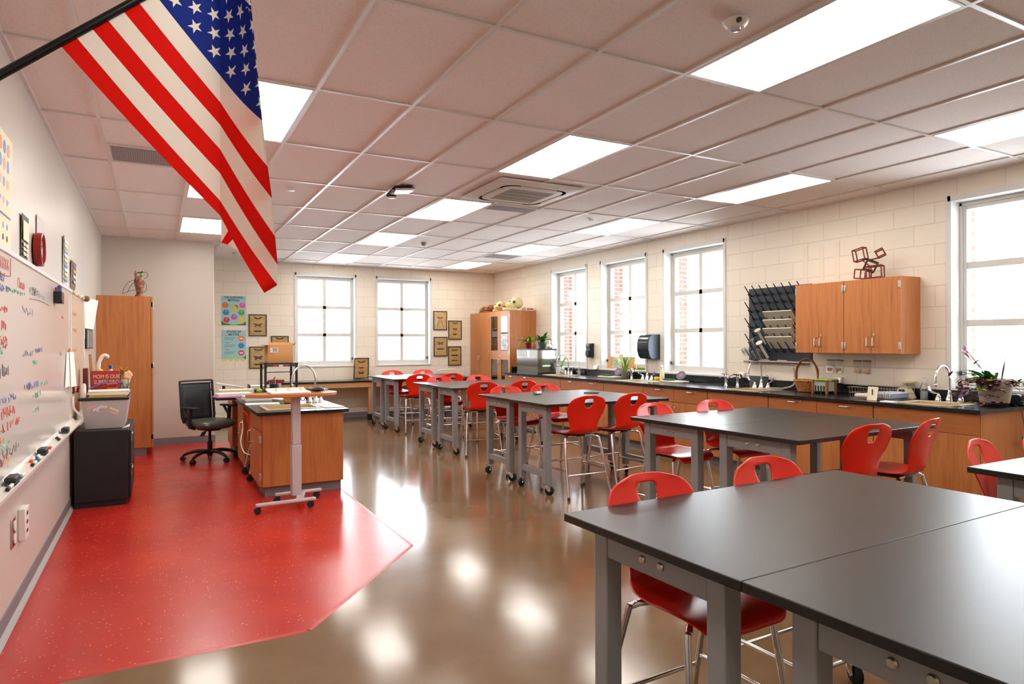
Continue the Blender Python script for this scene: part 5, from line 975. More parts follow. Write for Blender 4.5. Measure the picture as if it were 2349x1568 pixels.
t = thing('cloth_flower', 'peach cloth flower right of the red sign', 'flower', (-1.125, 4.74, LZ)); m = M(); [m.sph((-1.125 + .02 * cos(a), 4.74, LZ + .19 + .022 * sin(a)), .02, 0, 10, (1, .6, 1.2)) for a in (0, 1.3, 2.6, 3.9, 5.2)]; obj('bloom', m, mat('peach', '#e8c09a', .7), t); obj('stem', M().tube([(-1.125, 4.74, LZ), (-1.125, 4.74, LZ + .18)], .004, 6), GREENL, t)
t = thing('wooden_ruler', 'tall wooden stick standing left of the red sign', 'ruler', (-1.44, 4.88, LZ)); obj('stick', M().prism([(-1.45, 4.87, LZ), (-1.425, 4.87, LZ), (-1.445, 4.87, LZ + .40), (-1.47, 4.87, LZ + .40)], (0, .006, 0)), mat('ruler_wood', '#b78350', .6), t)
t = thing('swan_ornament', 'white swan-neck ornament standing behind the red sign', 'ornament', (-1.38, 4.92, LZ)); obj('neck', M().tube(smooth_path([(-1.385, 4.92, LZ + .0), (-1.39, 4.92, LZ + .26), (-1.375, 4.92, LZ + .34), (-1.345, 4.92, LZ + .385), (-1.315, 4.92, LZ + .38), (-1.305, 4.92, LZ + .355)], 4), [.02] * 6 + [.018] * 6 + [.017] * 4 + [.016, .015, .013, .01, .006], 10), WHITEP, t)
t = thing('yellow_duck', 'yellow rounded toy peeking over the red sign', 'toy', (-1.37, 4.86, LZ)); obj('toy_body', M().sph((-1.37, 4.86, LZ + .225), .028, 0, 14), YEL, t); obj('stand', M().cyl((-1.37, 4.86, LZ), (-1.37, 4.86, LZ + .20), .02, 10), YEL, t)
t = thing('blue_capped_bottle', 'small white bottle with a blue cap behind the red sign', 'bottle', (-1.28, 4.88, LZ)); obj('bottle_body', M().lathe((-1.28, 4.88, LZ), [(.02, 0), (.02, .22), (.012, .25)], 14), WHITEP, t); obj('cap', M().cyl((-1.28, 4.88, LZ + .25), (-1.285, 4.88, LZ + .285), .017, 12), BLUE, t)
t = thing('white_bottle', 'white tapered bottle left of the papers on the bin lid', 'bottle', (-1.475, 4.45, LZ)); obj('bottle_body', M().lathe((-1.475, 4.45, LZ), [(.03, 0), (.02, .04), (.018, .11), (.012, .13), (0, .13)], 14), WHITEP, t)
t = thing('book', 'dark red book standing behind the bin by the whiteboard end', 'book', (-1.495, 4.88, LZ)); obj('cover', M().box(-1.515, -1.475, 4.82, 4.95, LZ, LZ + .26), mat('book_red', '#6e2420', .6), t, bevel=.003)
# ------------------------------------------------------------------ left wall: whiteboards and what hangs there
WB_ = mat('whiteboard', '#d9d3cc', .14); WX0 = XL + .018
t = thing('whiteboard', 'long whiteboard covered in coloured handwriting with a marker tray below', 'whiteboard', (XL, 1.9, 1.4)); ya, yb, za, zb = -.55, 4.108, .80, 1.955
obj('surface', M().box(XL + .001, WX0, ya, yb, za, zb), WB_, t); m = M(); m.box(XL + .001, WX0 + .008, ya, yb + .02, zb, zb + .028); m.box(XL + .001, WX0 + .008, yb, yb + .02, za, zb); obj('frame', m, ALU, t, bevel=.003)
m = M(); m.prism([(XL + .001, ya, .785), (XL + .095, ya, .785), (XL + .098, ya, .805), (XL + .092, ya, .806), (XL + .088, ya, .795), (XL + .03, ya, .797), (XL + .018, ya, .82), (XL + .001, ya, .82)], (0, 4.325 - ya, 0)); obj('marker_tray', m, mat('tray_white', '#e4e0da', .3), t)
random.seed(31)
def scrawl(lab, y0, z, n, hgt, col, w=.035):
    y = y0; ink = mat(col + '_ink', {'red': '#d0706a', 'blue': '#7682b0', 'green': '#86bda8', 'black': '#7a7672', 'orange': '#e0b58a', 'grey': '#b5b2ba', 'teal': '#98cfc2'}[col], .6); word = []
    for k in range(n):
        word += [V((WX0 + .0015, y + random.uniform(0, w), z + random.uniform(-.1, 1) * hgt)) for _ in range(4)]; y += w * random.uniform(1.0, 1.35)
        if k == n - 1 or random.random() < .2: obj('handwriting', M().tube(smooth_path(word, 3), .0014, 4), ink, t); word = []; y += w
for a in ((1.00, 1.80, 6, .05, 'blue'), (1.0, 1.755, 7, .04, 'blue'), (1.3, 1.765, 12, .025, 'green'), (.95, 1.64, 9, .045, 'red'), (.98, 1.56, 6, .05, 'red'), (.95, 1.49, 8, .04, 'red'), (1.0, 1.44, 5, .035, 'green'), (1.2, 1.47, 3, .03, 'red'), (.95, 1.32, 9, .07, 'black'), (.9, 1.19, 13, .04, 'blue'), (.9, 1.12, 14, .05, 'red'), (.9, 1.05, 15, .045, 'red'), (.8, .99, 8, .06, 'orange'), (1.1, .97, 7, .03, 'teal'), (.8, .945, 10, .03, 'teal'), (.8, .91, 16, .05, 'black'), (.8, .865, 5, .05, 'teal'), (1.0, .875, 4, .05, 'blue'), (1.12, .885, 4, .04, 'red'), (1.25, .88, 3, .04, 'orange'),
          (2.0, 1.795, 6, .05, 'black'), (1.75, 1.66, 8, .05, 'grey'), (1.75, 1.42, 12, .035, 'grey'), (2.2, 1.43, 6, .04, 'blue'), (1.8, 1.22, 10, .04, 'blue'), (2.25, 1.215, 9, .03, 'green'), (2.1, 1.36, 4, .03, 'green'), (2.1, 1.15, 6, .04, 'green'), (2.1, 1.06, 5, .03, 'green'), (3.5, 1.7, 3, .02, 'red'), (3.4, 1.4, 3, .03, 'green')): scrawl('', *a)
m = M(); m.tube(smooth_path([(WX0 + .0015, 1.0, 1.86), (WX0 + .0015, 1.2, 1.838), (WX0 + .0015, 1.38, 1.845)], 4), .003, 4); m.tube([(WX0 + .0015, 1.40, 1.846), (WX0 + .0015, 1.41, 1.94)], .0015, 4); obj('box_line', m, MAT['red_ink'], t)
text('formula', 'C6H12O6', .085, MAT['red_ink'], t, (WX0 + .001, 1.22, 1.895), (pi / 2, 0, pi / 2), sx=.8); text('heading', 'Unit 1 Goals + notes', .07, MAT['grey_ink'], t, (WX0 + .001, 2.35, 1.815), (pi / 2, 0, pi / 2), sx=1.1); text('red_note', 'Chemo', .085, MAT['red_ink'], t, (WX0 + .001, 1.72, 1.83), (pi / 2, 0, pi / 2), sx=.9)
m = M(); m.tube(smooth_path([(WX0 + .0015, 2.0, 1.765), (WX0 + .0015, 2.4, 1.775), (WX0 + .0015, 2.8, 1.765)], 4), .0025, 4); obj('underline', m, MAT['black_ink'], t)
t = thing('whiteboard', 'narrow second whiteboard panel right of the long one, with faint writing', 'whiteboard', (XL, 4.7, 1.4)); obj('surface', M().box(XL + .001, WX0, 4.13, 5.29, .83, 1.955), mat('board_beige', '#d8c9b4', .2), t); m = M(); m.box(XL + .001, WX0 + .006, 5.29, 5.305, .82, 1.975); m.box(XL + .001, WX0 + .006, 4.13, 5.29, 1.955, 1.975); obj('frame', m, ALU, t)
random.seed(8)
for z in (1.75, 1.6, 1.42, 1.3, 1.15): obj('handwriting', M().tube(smooth_path([(WX0 + .0015, 4.3 + k * .015 + random.uniform(0, .03), z + random.uniform(0, .04)) for k in range(20)], 3), .0016, 4), mat('faint_red_ink', '#cf9a88', .7), t)
# things lying in the tray
TZ_ = .797; tx = XL + .062
for lab, y in (('black whiteboard eraser in the tray, nearest us', 1.16), ('black whiteboard eraser in the middle of the tray', 2.16), ('black whiteboard eraser at the far end of the tray', 3.32)):
    q = thing('eraser', lab, 'eraser', (tx, y, TZ_), 0, 'erasers in the marker tray'); obj('felt', M().box(tx - .022, tx + .022, y - .06, y + .06, TZ_, TZ_ + .015), DKGREY, q); obj('grip', M().box(tx - .024, tx + .024, y - .062, y + .062, TZ_ + .0155, TZ_ + .042), BLACK, q, bevel=.008)
MK = [('white marker with black cap in front of the nearest eraser', 1.0, .012, BLACK), ('white marker with teal cap right of the nearest eraser', 1.32, .012, 'teal'), ('white marker with blue cap behind the nearest eraser', 1.34, -.016, BLUE), ('white marker with black cap left of the middle eraser', 1.72, .010, BLACK), ('white marker with green cap in front of the middle eraser', 1.90, .014, 'teal'), ('white marker with purple cap touching the middle eraser', 1.98, -.008, 'purple'), ('white marker with red cap beside the purple one', 1.86, -.016, 'redcap'), ('white marker with orange-red cap right of the middle eraser', 2.42, .008, 'redcap'), ('white marker with black cap, lone front one before the far eraser', 2.86, .010, BLACK), ('white marker with black cap close behind another before the far eraser', 2.95, -.012, BLACK)]
mat('purple', '#4a2a86', .4); mat('redcap', '#d8431f', .4)
for lab, y, dx, c in MK:
    q = thing('marker', lab, 'marker', (tx + dx, y, TZ_), 0, 'markers in the tray'); c = MAT[c] if isinstance(c, str) else c; z = TZ_ + .0095
    obj('barrel', M().cyl((tx + dx, y, z), (tx + dx, y + .085, z), .0085, 10), WHITEP, q); obj('cap', M().cyl((tx + dx, y, z), (tx + dx, y - .04, z), .0092, 10), c, q)
t = thing('pen_holder', 'black magnetic holder of coloured markers on the whiteboard', 'pen holder', (WX0, 3.12, 1.84)); obj('case', M().box(WX0 + .001, WX0 + .055, 3.04, 3.16, 1.795, 1.885), BLACKG, t, bevel=.006)
for k, (c, h) in enumerate(((MAROON, .03), (BLUE, .04), ('purple', .045), (BLACK, .03), ('redcap', .05), (BLUE, .04), (YELG, .03))): obj('marker', M().cyl((WX0 + .015 + .008 * (k % 3), 3.05 + k * .016, 1.82), (WX0 + .018 + .010 * (k % 3), 3.05 + k * .016, 1.885 + h), .008, 10), MAT[c] if isinstance(c, str) else c, t)
t = thing('clipped_papers', 'two long white papers hanging from a clip on the whiteboard edge', 'paper', (WX0, 3.95, 1.3)); m = M(); m.prism([(WX0 + .004, 3.80, 1.42), (WX0 + .006, 4.0, 1.42), (WX0 + .02, 3.98, 1.13), (WX0 + .006, 3.66, 1.13)], (.002, 0, 0)); m2 = M().prism([(WX0 + .012, 3.93, 1.425), (WX0 + .03, 4.06, 1.42), (WX0 + .05, 4.05, 1.125), (WX0 + .025, 3.90, 1.12)], (.002, 0, 0)); obj('left_sheet', m, PAPER, t); obj('right_sheet', m2, PAPER, t); obj('clip', M().lathe((WX0 + .0145, 3.92, 1.425), [(.012, 0), (.012, .012), (.004, .03), (0, .03)], 10), mat('gold_clip', '#c48f2a', .4), t)
t = thing('red_clamp', 'dark red spring clamp gripping the whiteboard edge', 'clamp', (WX0, 4.15, 1.08)); m = M(); m.tube([(WX0 + .022, 4.12, 1.06), (WX0 + .045, 4.20, 1.06), (WX0 + .06, 4.12, 1.11)], .012, 8); m.tube([(WX0 + .024, 4.14, 1.06), (WX0 + .022, 4.12, 1.115)], .010, 8); obj('handles', m, MAROON, t)
t = thing('white_strap', 'white strap hanging at the end of the marker tray', 'strap', (WX0, 4.15, .9)); obj('strap', M().tube(smooth_path([(WX0 + .022, 4.10, 1.03), (WX0 + .022, 4.12, .93), (WX0 + .045, 4.22, .87), (WX0 + .06, 4.30, .833)], 4), .009, 8), WHITEP, t)
def wallprint(name, lab, cat, y0, y1, z0, z1, mt, tilt=.01): q = thing(name, lab, cat, (XL, (y0 + y1) / 2, z0)); obj('sheet', M().prism([(XL + .002, y0, z0), (XL + .002, y1, z0), (XL + tilt, y1, z1), (XL + tilt, y0, z1)], (.002, 0, 0)), mt, q); return q
def panel(q, y0, y1, z0, z1, mt, nm='print', d=.0142): obj(nm, M().box(XL + d, XL + d + .001, y0, y1, z0, z1), mt, q)
q = wallprint('poster', 'cream science poster with rows of blue and orange discs, cut by the left picture edge', 'poster', .70, 1.51, 1.995, 2.57, CREAM, .012)
bl, orr = mat('poster_blue', '#3f7fc4', .4), mat('poster_orange', '#d98a5a', .4)
for r in range(4):
    for c in range(6): obj('disc', M().lathe((XL + .0125 - .0018 * r, .92 + c * .095, 2.50 - r * .085), [(.034, 0), (.034, .0012), (0, .0012)], 16, 0, (1, 0, 0)), bl if (r + c) % 2 == 0 else orr, q)
obj('caption_band', M().box(XL + .0075, XL + .0085, .74, 1.48, 2.15, 2.16), mat('ink_blue', '#3a4a8a', .5), q)
for r in range(2):
    for c in range(7): obj('small_disc', M().lathe((XL + .006, .80 + c * .10, 2.10 - r * .06), [(.016, 0), (.016, .001), (0, .001)], 10, 0, (1, 0, 0)), DKGREY if r else bl, q)
q = wallprint('poster', 'small curling black and cream poster left of the wall clock', 'poster', 1.80, 2.03, 1.995, 2.25, mat('poster_dark', '#4a3a30', .6)); panel(q, 1.82, 2.01, 2.10, 2.215, CREAM)
for r in range(3): panel(q, 1.83, 1.90, 2.01 + r * .028, 2.03 + r * .028, CREAM); panel(q, 1.92, 2.0, 2.01 + r * .028, 2.03 + r * .028, CREAM)
wallprint('paper_sheet', 'plain pale sheet on the wall behind the red clock', 'paper', 2.37, 2.70, 1.995, 2.34, mat('lilac_white', '#cfc6c6', .7), .006)
t = thing('wall_clock', 'round wall clock with a deep dark red rim above the whiteboard', 'clock', (XL, 2.30, 2.10)); c = (XL + .0065, 2.30, 2.10)
obj('rim', M().lathe(c, [(.10, 0), (.108, .004), (.108, .044), (.101, .047), (.096, .044), (.096, .025)], 40, 0, (1, 0, 0)), mat('clock_red', '#8c1710', .3), t); obj('face', M().lathe(c, [(.096, .024), (.096, .028), (0, .028)], 40, 0, (1, 0, 0)), WHITEP, t)
for a, ln in ((.9, .05), (2.6, .075)): obj('hand', M().cyl((XL + .038, 2.30, 2.10), (XL + .038, 2.30 + ln * sin(a), 2.10 + ln * cos(a)), .003, 6), BLACK, t)
q = wallprint('banner', 'tall narrow striped chart on the wall right of the clock', 'poster', 3.72, 4.05, 2.0, 2.40, mat('chart_grey', '#c9c9c4', .5)); panel(q, 3.72, 3.75, 2.0, 2.40, BLACK)
for k in range(9): panel(q, 3.78, 4.02, 2.03 + k * .04, 2.055 + k * .04, mat('chart%d_tone' % (k % 3), ['#8fa3b8', '#d8cf8a', '#e4e2dd'][k % 3], .6))
q = wallprint('banner', 'tall narrow dark brown chart with yellow bars near the whiteboard end', 'poster', 4.28, 4.70, 2.0, 2.26, mat('chart_brown', '#5c4238', .6))
for k, cc in enumerate(('#c9a238', '#e4ddd2', '#c9a238', '#8a5a50')): panel(q, 4.42, 4.62, 2.06 + k * .05, 2.085 + k * .05, mat('chart_bar%d' % k, cc, .6))
t = thing('garland', 'cream garland of small charms along the top of the narrow whiteboard', 'garland', (WX0, 4.8, 1.96)); m = M(); random.seed(5)
for k in range(16): m.sph((WX0 + .020, 4.25 + k * .065, 1.965 - .012 * sin(k)), .018, 0, 8, (.6, 1, 1))
obj('charms', m, mat('charm_cream', '#d9cdb4', .6), t); obj('dark_charm', M().sph((WX0 + .042, 5.12, 1.955), .032, 0, 10), mat('charm_brown', '#7a6040', .6), t)
t = thing('hanging_paper', 'large white paper hanging curled at the far end of the whiteboards', 'paper', (XL, 5.8, 1.8)); m = M(); m.prism([(XL + .02, 5.40, 1.99), (XL + .09, 6.2, 2.0), (XL + .05, 6.1, 1.66), (XL + .02, 5.45, 1.66)], (.002, 0, 0)); obj('sheet', m, PAPER, t)
t = thing('hanging_strips', 'narrow white strips hanging beside the whiteboard frame end', 'paper', (XL, 5.4, 1.5)); obj('strip', M().box(XL + .02, XL + .022, 5.315, 5.39, 1.36, 1.95), PAPER, t); obj('strip', M().box(XL + .024, XL + .026, 5.31, 5.385, 1.55, 1.72), WHITEP, t)
t = thing('framed_print', 'black frame with three grey vertical stripes near the left tall cabinet', 'frame', (XL, 6.0, 1.55)); obj('frame', M().box(XL + .001, XL + .022, 5.62, 6.40, 1.44, 1.665), BLACK, t); [obj('stripe', M().box(XL + .0225, XL + .024, 5.74 + k * .22, 5.84 + k * .22, 1.455, 1.65), mat('stripe_grey', '#a8a59c', .6), t) for k in range(3)]
t = thing('wall_switch', 'small white switch plate beside the striped black frame', 'switch', (XL, 6.55, 1.62)); obj('plate', M().box(XL + .0005, XL + .010, 6.50, 6.58, 1.58, 1.69), WHITEP, t, bevel=.002); obj('toggle', M().box(XL + .010, XL + .018, 6.53, 6.55, 1.62, 1.65), WHITEP, t)
t = thing('power_outlet', 'white raised outlet box low on the left wall', 'power outlet', (XL, 1.78, .46)); obj('box', M().box(XL + .0005, XL + .035, 1.715, 1.845, .375, .555), WHITEP, t, bevel=.004); [obj('slot', M().box(XL + .0352, XL + .0362, 1.755, 1.805, z, z + .02), DKGREY, t) for z in (.41, .46, .51)]
t = thing('power_outlet', 'grey-framed outlet plate left of the raised white box low on the wall', 'power outlet', (XL, 1.56, .46)); obj('plate', M().box(XL + .0005, XL + .006, 1.50, 1.625, .385, .545), STEEL, t, bevel=.002); [obj('socket', M().lathe((XL + .006, 1.565, z), [(.028, 0), (.028, .006), (0, .006)], 14, 0, (1, 0, 0)), WHITEP, t) for z in (.43, .50)]; obj('red_backing', M().box(XL + .006, XL + .0068, 1.535, 1.60, .39, .54), MAROON, t)
# ------------------------------------------------------------------ back wall posters and framed butterflies
t = thing('poster', 'light blue poster reading THE SCIENTIFIC METHOD with seven numbered hexagons', 'poster', (.388, YB, 2.1)); SKYB = mat('poster_sky', '#9cc9cc', .6)
def bp(q, nm, pts, mt, d=.004): obj(nm, M().prism([(x, YB - d, z) for x, z in pts], (0, -.0008, 0)), mt, q)
x0, x1, z0, z1 = .175, .60, 1.838, 2.38; bp(t, 'sheet', [(x0, z0), (x1, z0), (x1, z1), (x0, z1)], SKYB, .001)
bp(t, 'hill', [(x0, z0), (x1, z0), (x1, z0 + .075), (x1 - .06, z0 + .03), (x1 - .16, z0 + .018), (x0 + .16, z0 + .018), (x0 + .06, z0 + .035), (x0, z0 + .085)], mat('hill_green', '#2f7a4a', .6), .0022); bp(t, 'grass_band', [(x0 + .14, z0), (x1 - .14, z0), (x1 - .16, z0 + .018), (x0 + .16, z0 + .018)], mat('hill_lime', '#8fba3c', .6), .0032)
def hexa(q, cx, cz, r, mt, d=.0032, sx=1.06): bp(q, 'hexagon', [(cx + r * sx * cos(a * pi / 3), cz + r * cos(0) * sin(a * pi / 3)) for a in range(6)], mt, d)
INK = mat('poster_ink', '#1d2c3c', .6)
text('title', 'THE SCIENTIFIC\nMETHOD', .052, INK, t, (.388, YB - .0025, 2.325), bold=.0012, sx=.92)
W_ = x1 - x0; HX = [('1', .16, .685, '#e0702a'), ('2', .185, .435, '#3f7fb8'), ('3', .205, .18, '#d83a34'), ('4', .51, .285, '#c060b8'), ('5', .82, .185, '#f0b82a'), ('6', .81, .435, '#5aa032'), ('7', .85, .685, '#e055a0')]
for n, fx, fz, c in HX: cx, cz = x0 + fx * W_, z0 + fz * (z1 - z0); hexa(t, cx, cz, .056, mat('hex_' + n, c, .6)); text('numeral', n, .04, PAPER, t, (cx, YB - .0048, cz + .018))
bp(t, 'round_emblem', [(x0 + .52 * W_ + .05 * cos(a * pi / 10), z0 + .575 * (z1 - z0) + .052 * sin(a * pi / 10)) for a in range(20)], YEL, .0036); bp(t, 'emblem_brown', [(x0 + .58 * W_ + .04 * cos(a * pi / 10), z0 + .62 * (z1 - z0) + .045 * sin(a * pi / 10)) for a in range(20)], mat('emblem_tan', '#8a6a2a', .6), .0026)
t = thing('poster', 'light blue poster reading STATES OF MATTER with three hexagons at its right', 'poster', (.388, YB, 1.46)); x0, x1, z0, z1 = .175, .60, 1.205, 1.745
bp(t, 'sheet', [(x0, z0), (x1, z0), (x1, z1), (x0, z1)], SKYB, .001); text('title', 'STATES OF\nMATTER', .054, INK, t, (.388, YB - .0025, 1.69), bold=.0012, sx=.95)
for n, fz, c in (('a', .72, '#e8763a'), ('b', .47, '#3a86b4'), ('c', .22, '#d64a46')): hexa(t, x0 + .80 * W_, z0 + fz * (z1 - z0), .055, mat('hexs_' + n, c, .6)); bp(t, 'hexagon_mark', [(x0 + .80 * W_ + dx, z0 + fz * (z1 - z0) + dz) for dx, dz in ((-.03, -.012), (.03, -.012), (.03, .012), (-.03, .012))], PAPER if n != 'b' else MAT['hexs_b'], .0045)
GRY = mat('poster_grey_text', '#7f9aa0', .6)
for k, fz in enumerate((.74, .71, .68, .49, .46, .43, .25, .22, .19)): bp(t, 'text_line', [(x0 + .05, z0 + fz * .54), (x0 + .05 + .185 - .02 * (k % 3), z0 + fz * .54), (x0 + .05 + .185 - .02 * (k % 3), z0 + fz * .54 + .008), (x0 + .05, z0 + fz * .54 + .008)], GRY, .0025)
for fx, fz, c in ((.12, .80, '#e6a07a'), (.15, .555, '#6ab0cc'), (.15, .31, '#d87a76')): bp(t, 'text_heading', [(x0 + fx * W_, z0 + fz * .54), (x0 + fx * W_ + .07, z0 + fz * .54), (x0 + fx * W_ + .07, z0 + fz * .54 + .016), (x0 + fx * W_, z0 + fz * .54 + .016)], mat('head_' + c[1:], c, .6), .0025)
for k in range(4): bp(t, 'fringe', [(x0 + .02 + k * .105, z0 - .03), (x0 + .085 + k * .105, z0 - .03), (x0 + .085 + k * .105, z0 + .02), (x0 + .02 + k * .105, z0 + .02)], mat('fringe_yellow', '#d6cf62', .6), .0028)
bp(t, 'corner_green', [(x1 - .09, z0), (x1, z0), (x1, z0 + .07)], MAT['hill_green'], .0022)
# framed butterflies
OCH = mat('frame_ochre', '#d4b070', .6); nt = NT(OCH); nt.l(nt.ramp(nt.noise(nt.coord(), 9, 3), [(.35, S('#d0a862')), (.65, S('#e2c284'))]), nt.b.inputs['Base Color'])
BRN = [mat('wing_dark', '#3f2f22', .7), mat('wing_rust', '#8a4a2c', .7), mat('wing_brown', '#5e3f2a', .7)]
def wing(m, cx, cz, s, st, y):
    for k in (-1, 1):
        if st == 0: P = [(0, .1), (.25, .35), (.9, .75), (1, .6), (.7, .1), (.35, -.15), (0, -.1)]       # V shape
        elif st == 1: P = [(0, .05), (.3, .4), (1, .55), (.85, .1), (.45, -.05), (.75, -.35), (.6, -.8), (.3, -.65), (0, -.2)]
        else: P = [(0, .2), (.5, .3), (1, .25), (1, .05), (.6, -.3), (.25, -.3), (0, -.1)]
        m.prism([(cx + k * px * s, y, cz + pz * s * .62) for px, pz in P], (0, -.0008, 0))
    m.lathe((cx, y - .001, cz), [(0, -.3 * s), (.05 * s, -.1 * s), (.05 * s, .15 * s), (0, .25 * s)], 6)
def bframe(lab, x0, x1, z0, z1, ins, y=YB, tilt=0.0, glare=False):
    w, h = x1 - x0, z1 - z0; q = thing('butterfly_frame', lab, 'picture frame', ((x0 + x1) / 2, y, z0), 0, 'framed butterflies on the far wall'); b = .014
    def P(nm, m, mt, par=q):
        m.rot(rx=-tilt, loc=(0, 0, 0)); return obj(nm, m, mt, par, wts=False)
    m = M(); m.box(-w / 2, -w / 2 + b, -.022, -.001, 0, h); m.box(w / 2 - b, w / 2, -.022, -.001, 0, h); m.box(-w / 2 + b, w / 2 - b, -.022, -.001, 0, b); m.box(-w / 2 + b, w / 2 - b, -.022, -.001, h - b, h); P('frame', m, BLACK)
    P('backing', M().box(-w / 2 + b, w / 2 - b, -.008, -.002, b, h - b), OCH)
    for fz, s, st, c in ins: m = M(); wing(m, 0, h * fz, s, st, -.0085); P('butterfly', m, BRN[c])
    P('glass', M().box(-w / 2 + b, w / 2 - b, -.0165, -.015, b, h - b), glass('frame_glass', (1, 1, 1), .02, .03))
bframe('framed trio of insects top left on the far wall, beside the blue posters', .648, .965, 1.638, 2.047, [(.80, .075, 0, 0), (.52, .085, 1, 1), (.22, .075, 2, 0)]); bframe('framed large moths bottom left on the far wall, half hidden by the cardboard box', .655, .972, 1.028, 1.44, [(.82, .085, 0, 2), (.50, .09, 1, 2), (.18, .08, 2, 0)]); bframe('framed butterfly mostly hidden behind the open cardboard box', 1.045, 1.365, 1.225, 1.64, [(.86, .08, 0, 2), (.5, .08, 1, 1)])
bframe('framed butterflies leaning on the wall table between the far windows', 2.602, 2.905, .79, 1.205, [(.78, .085, 0, 2), (.52, .06, 2, 0), (.27, .07, 1, 2)], 10.29, -.10)
bframe('framed pale long-tailed moth, upper left of the four right of the windows', 4.347, 4.657, 1.778, 2.184, [(.62, .07, 0, 2)]); bframe('framed trio with a dark V-shaped moth, upper right of the four', 4.689, 5.002, 1.575, 1.983, [(.84, .065, 0, 0), (.56, .065, 1, 1), (.28, .055, 1, 2)]); bframe('framed pair of butterflies, lower left of the four', 4.353, 4.666, 1.213, 1.628, [(.68, .085, 1, 1), (.38, .09, 2, 2)]); bframe('framed trio of flat-winged moths, lower right of the four', 4.684, 4.992, 1.010, 1.423, [(.80, .08, 2, 2), (.53, .085, 2, 0), (.26, .08, 2, 1)])
m = M(); q = bpy.data.objects['butterfly_frame.004']; m.tube([(-.02, -.0095, .22), (-.06, -.0095, .12), (-.055, -.0095, .06)], .004, 5); m.tube([(.02, -.0095, .22), (.05, -.0095, .13), (.075, -.0095, .06)], .004, 5); obj('tails', m, BRN[2], q, wts=False)
t = thing('fire_pull', 'small red fire alarm pull at the partition corner', 'alarm', (XP + .02, 9.0, 1.9)); obj('plate', M().box(XP + .0005, XP + .02, 8.94, 9.06, 1.78, 1.98), MAT['label_red'], t, bevel=.004); obj('handle', M().box(XP + .0205, XP + .034, 8.97, 9.03, 1.83, 1.86), WHITEP, t, bevel=.003)
# ------------------------------------------------------------------ flag on its pole
FY = -.60
def fpt(u, v, y):
    c, s = cos(YAW), sin(YAW); r = -0.003075; a = (u - 1174.5) / 1514.95; b = (v - 786.912) / 1514.95
    a, b = a * cos(r) + b * sin(r), -a * sin(r) + b * cos(r); d = V((a * c + s, -a * s + c, -b)); k = (y - CY) / d.y; return V((CX, CY, CZ)) + d * k
P0, P1 = fpt(136.6, 102, FY), fpt(605, -155, FY)
pd = (P1 - P0).normalized()
wallk = (XL - P0.x) / pd.x; base = P0 + pd * wallk; HO = (P1 - P0).length
t = thing('flag', 'United States flag hanging from a black pole angled out of the left wall', 'flag', tuple(base))
obj('pole', M().tube([base + pd * .02 + V((0, 0, .006)), P1 + pd * .10 + V((0, 0, .006))], .0125, 12), BLACKG, t); obj('finial', M().sph(P1 + pd * .12 + V((0, 0, .006)), .024, 0, 12), mat('brass', '#b8923a', .3, .9), t)
m = M(); m.box(XL + .0005, XL + .02, FY - .04, FY + .04, base.z - .05, base.z + .05); m.tube([base + pd * .015, base + pd * .10], .02, 10); obj('wall_bracket', m, BLACK, t)
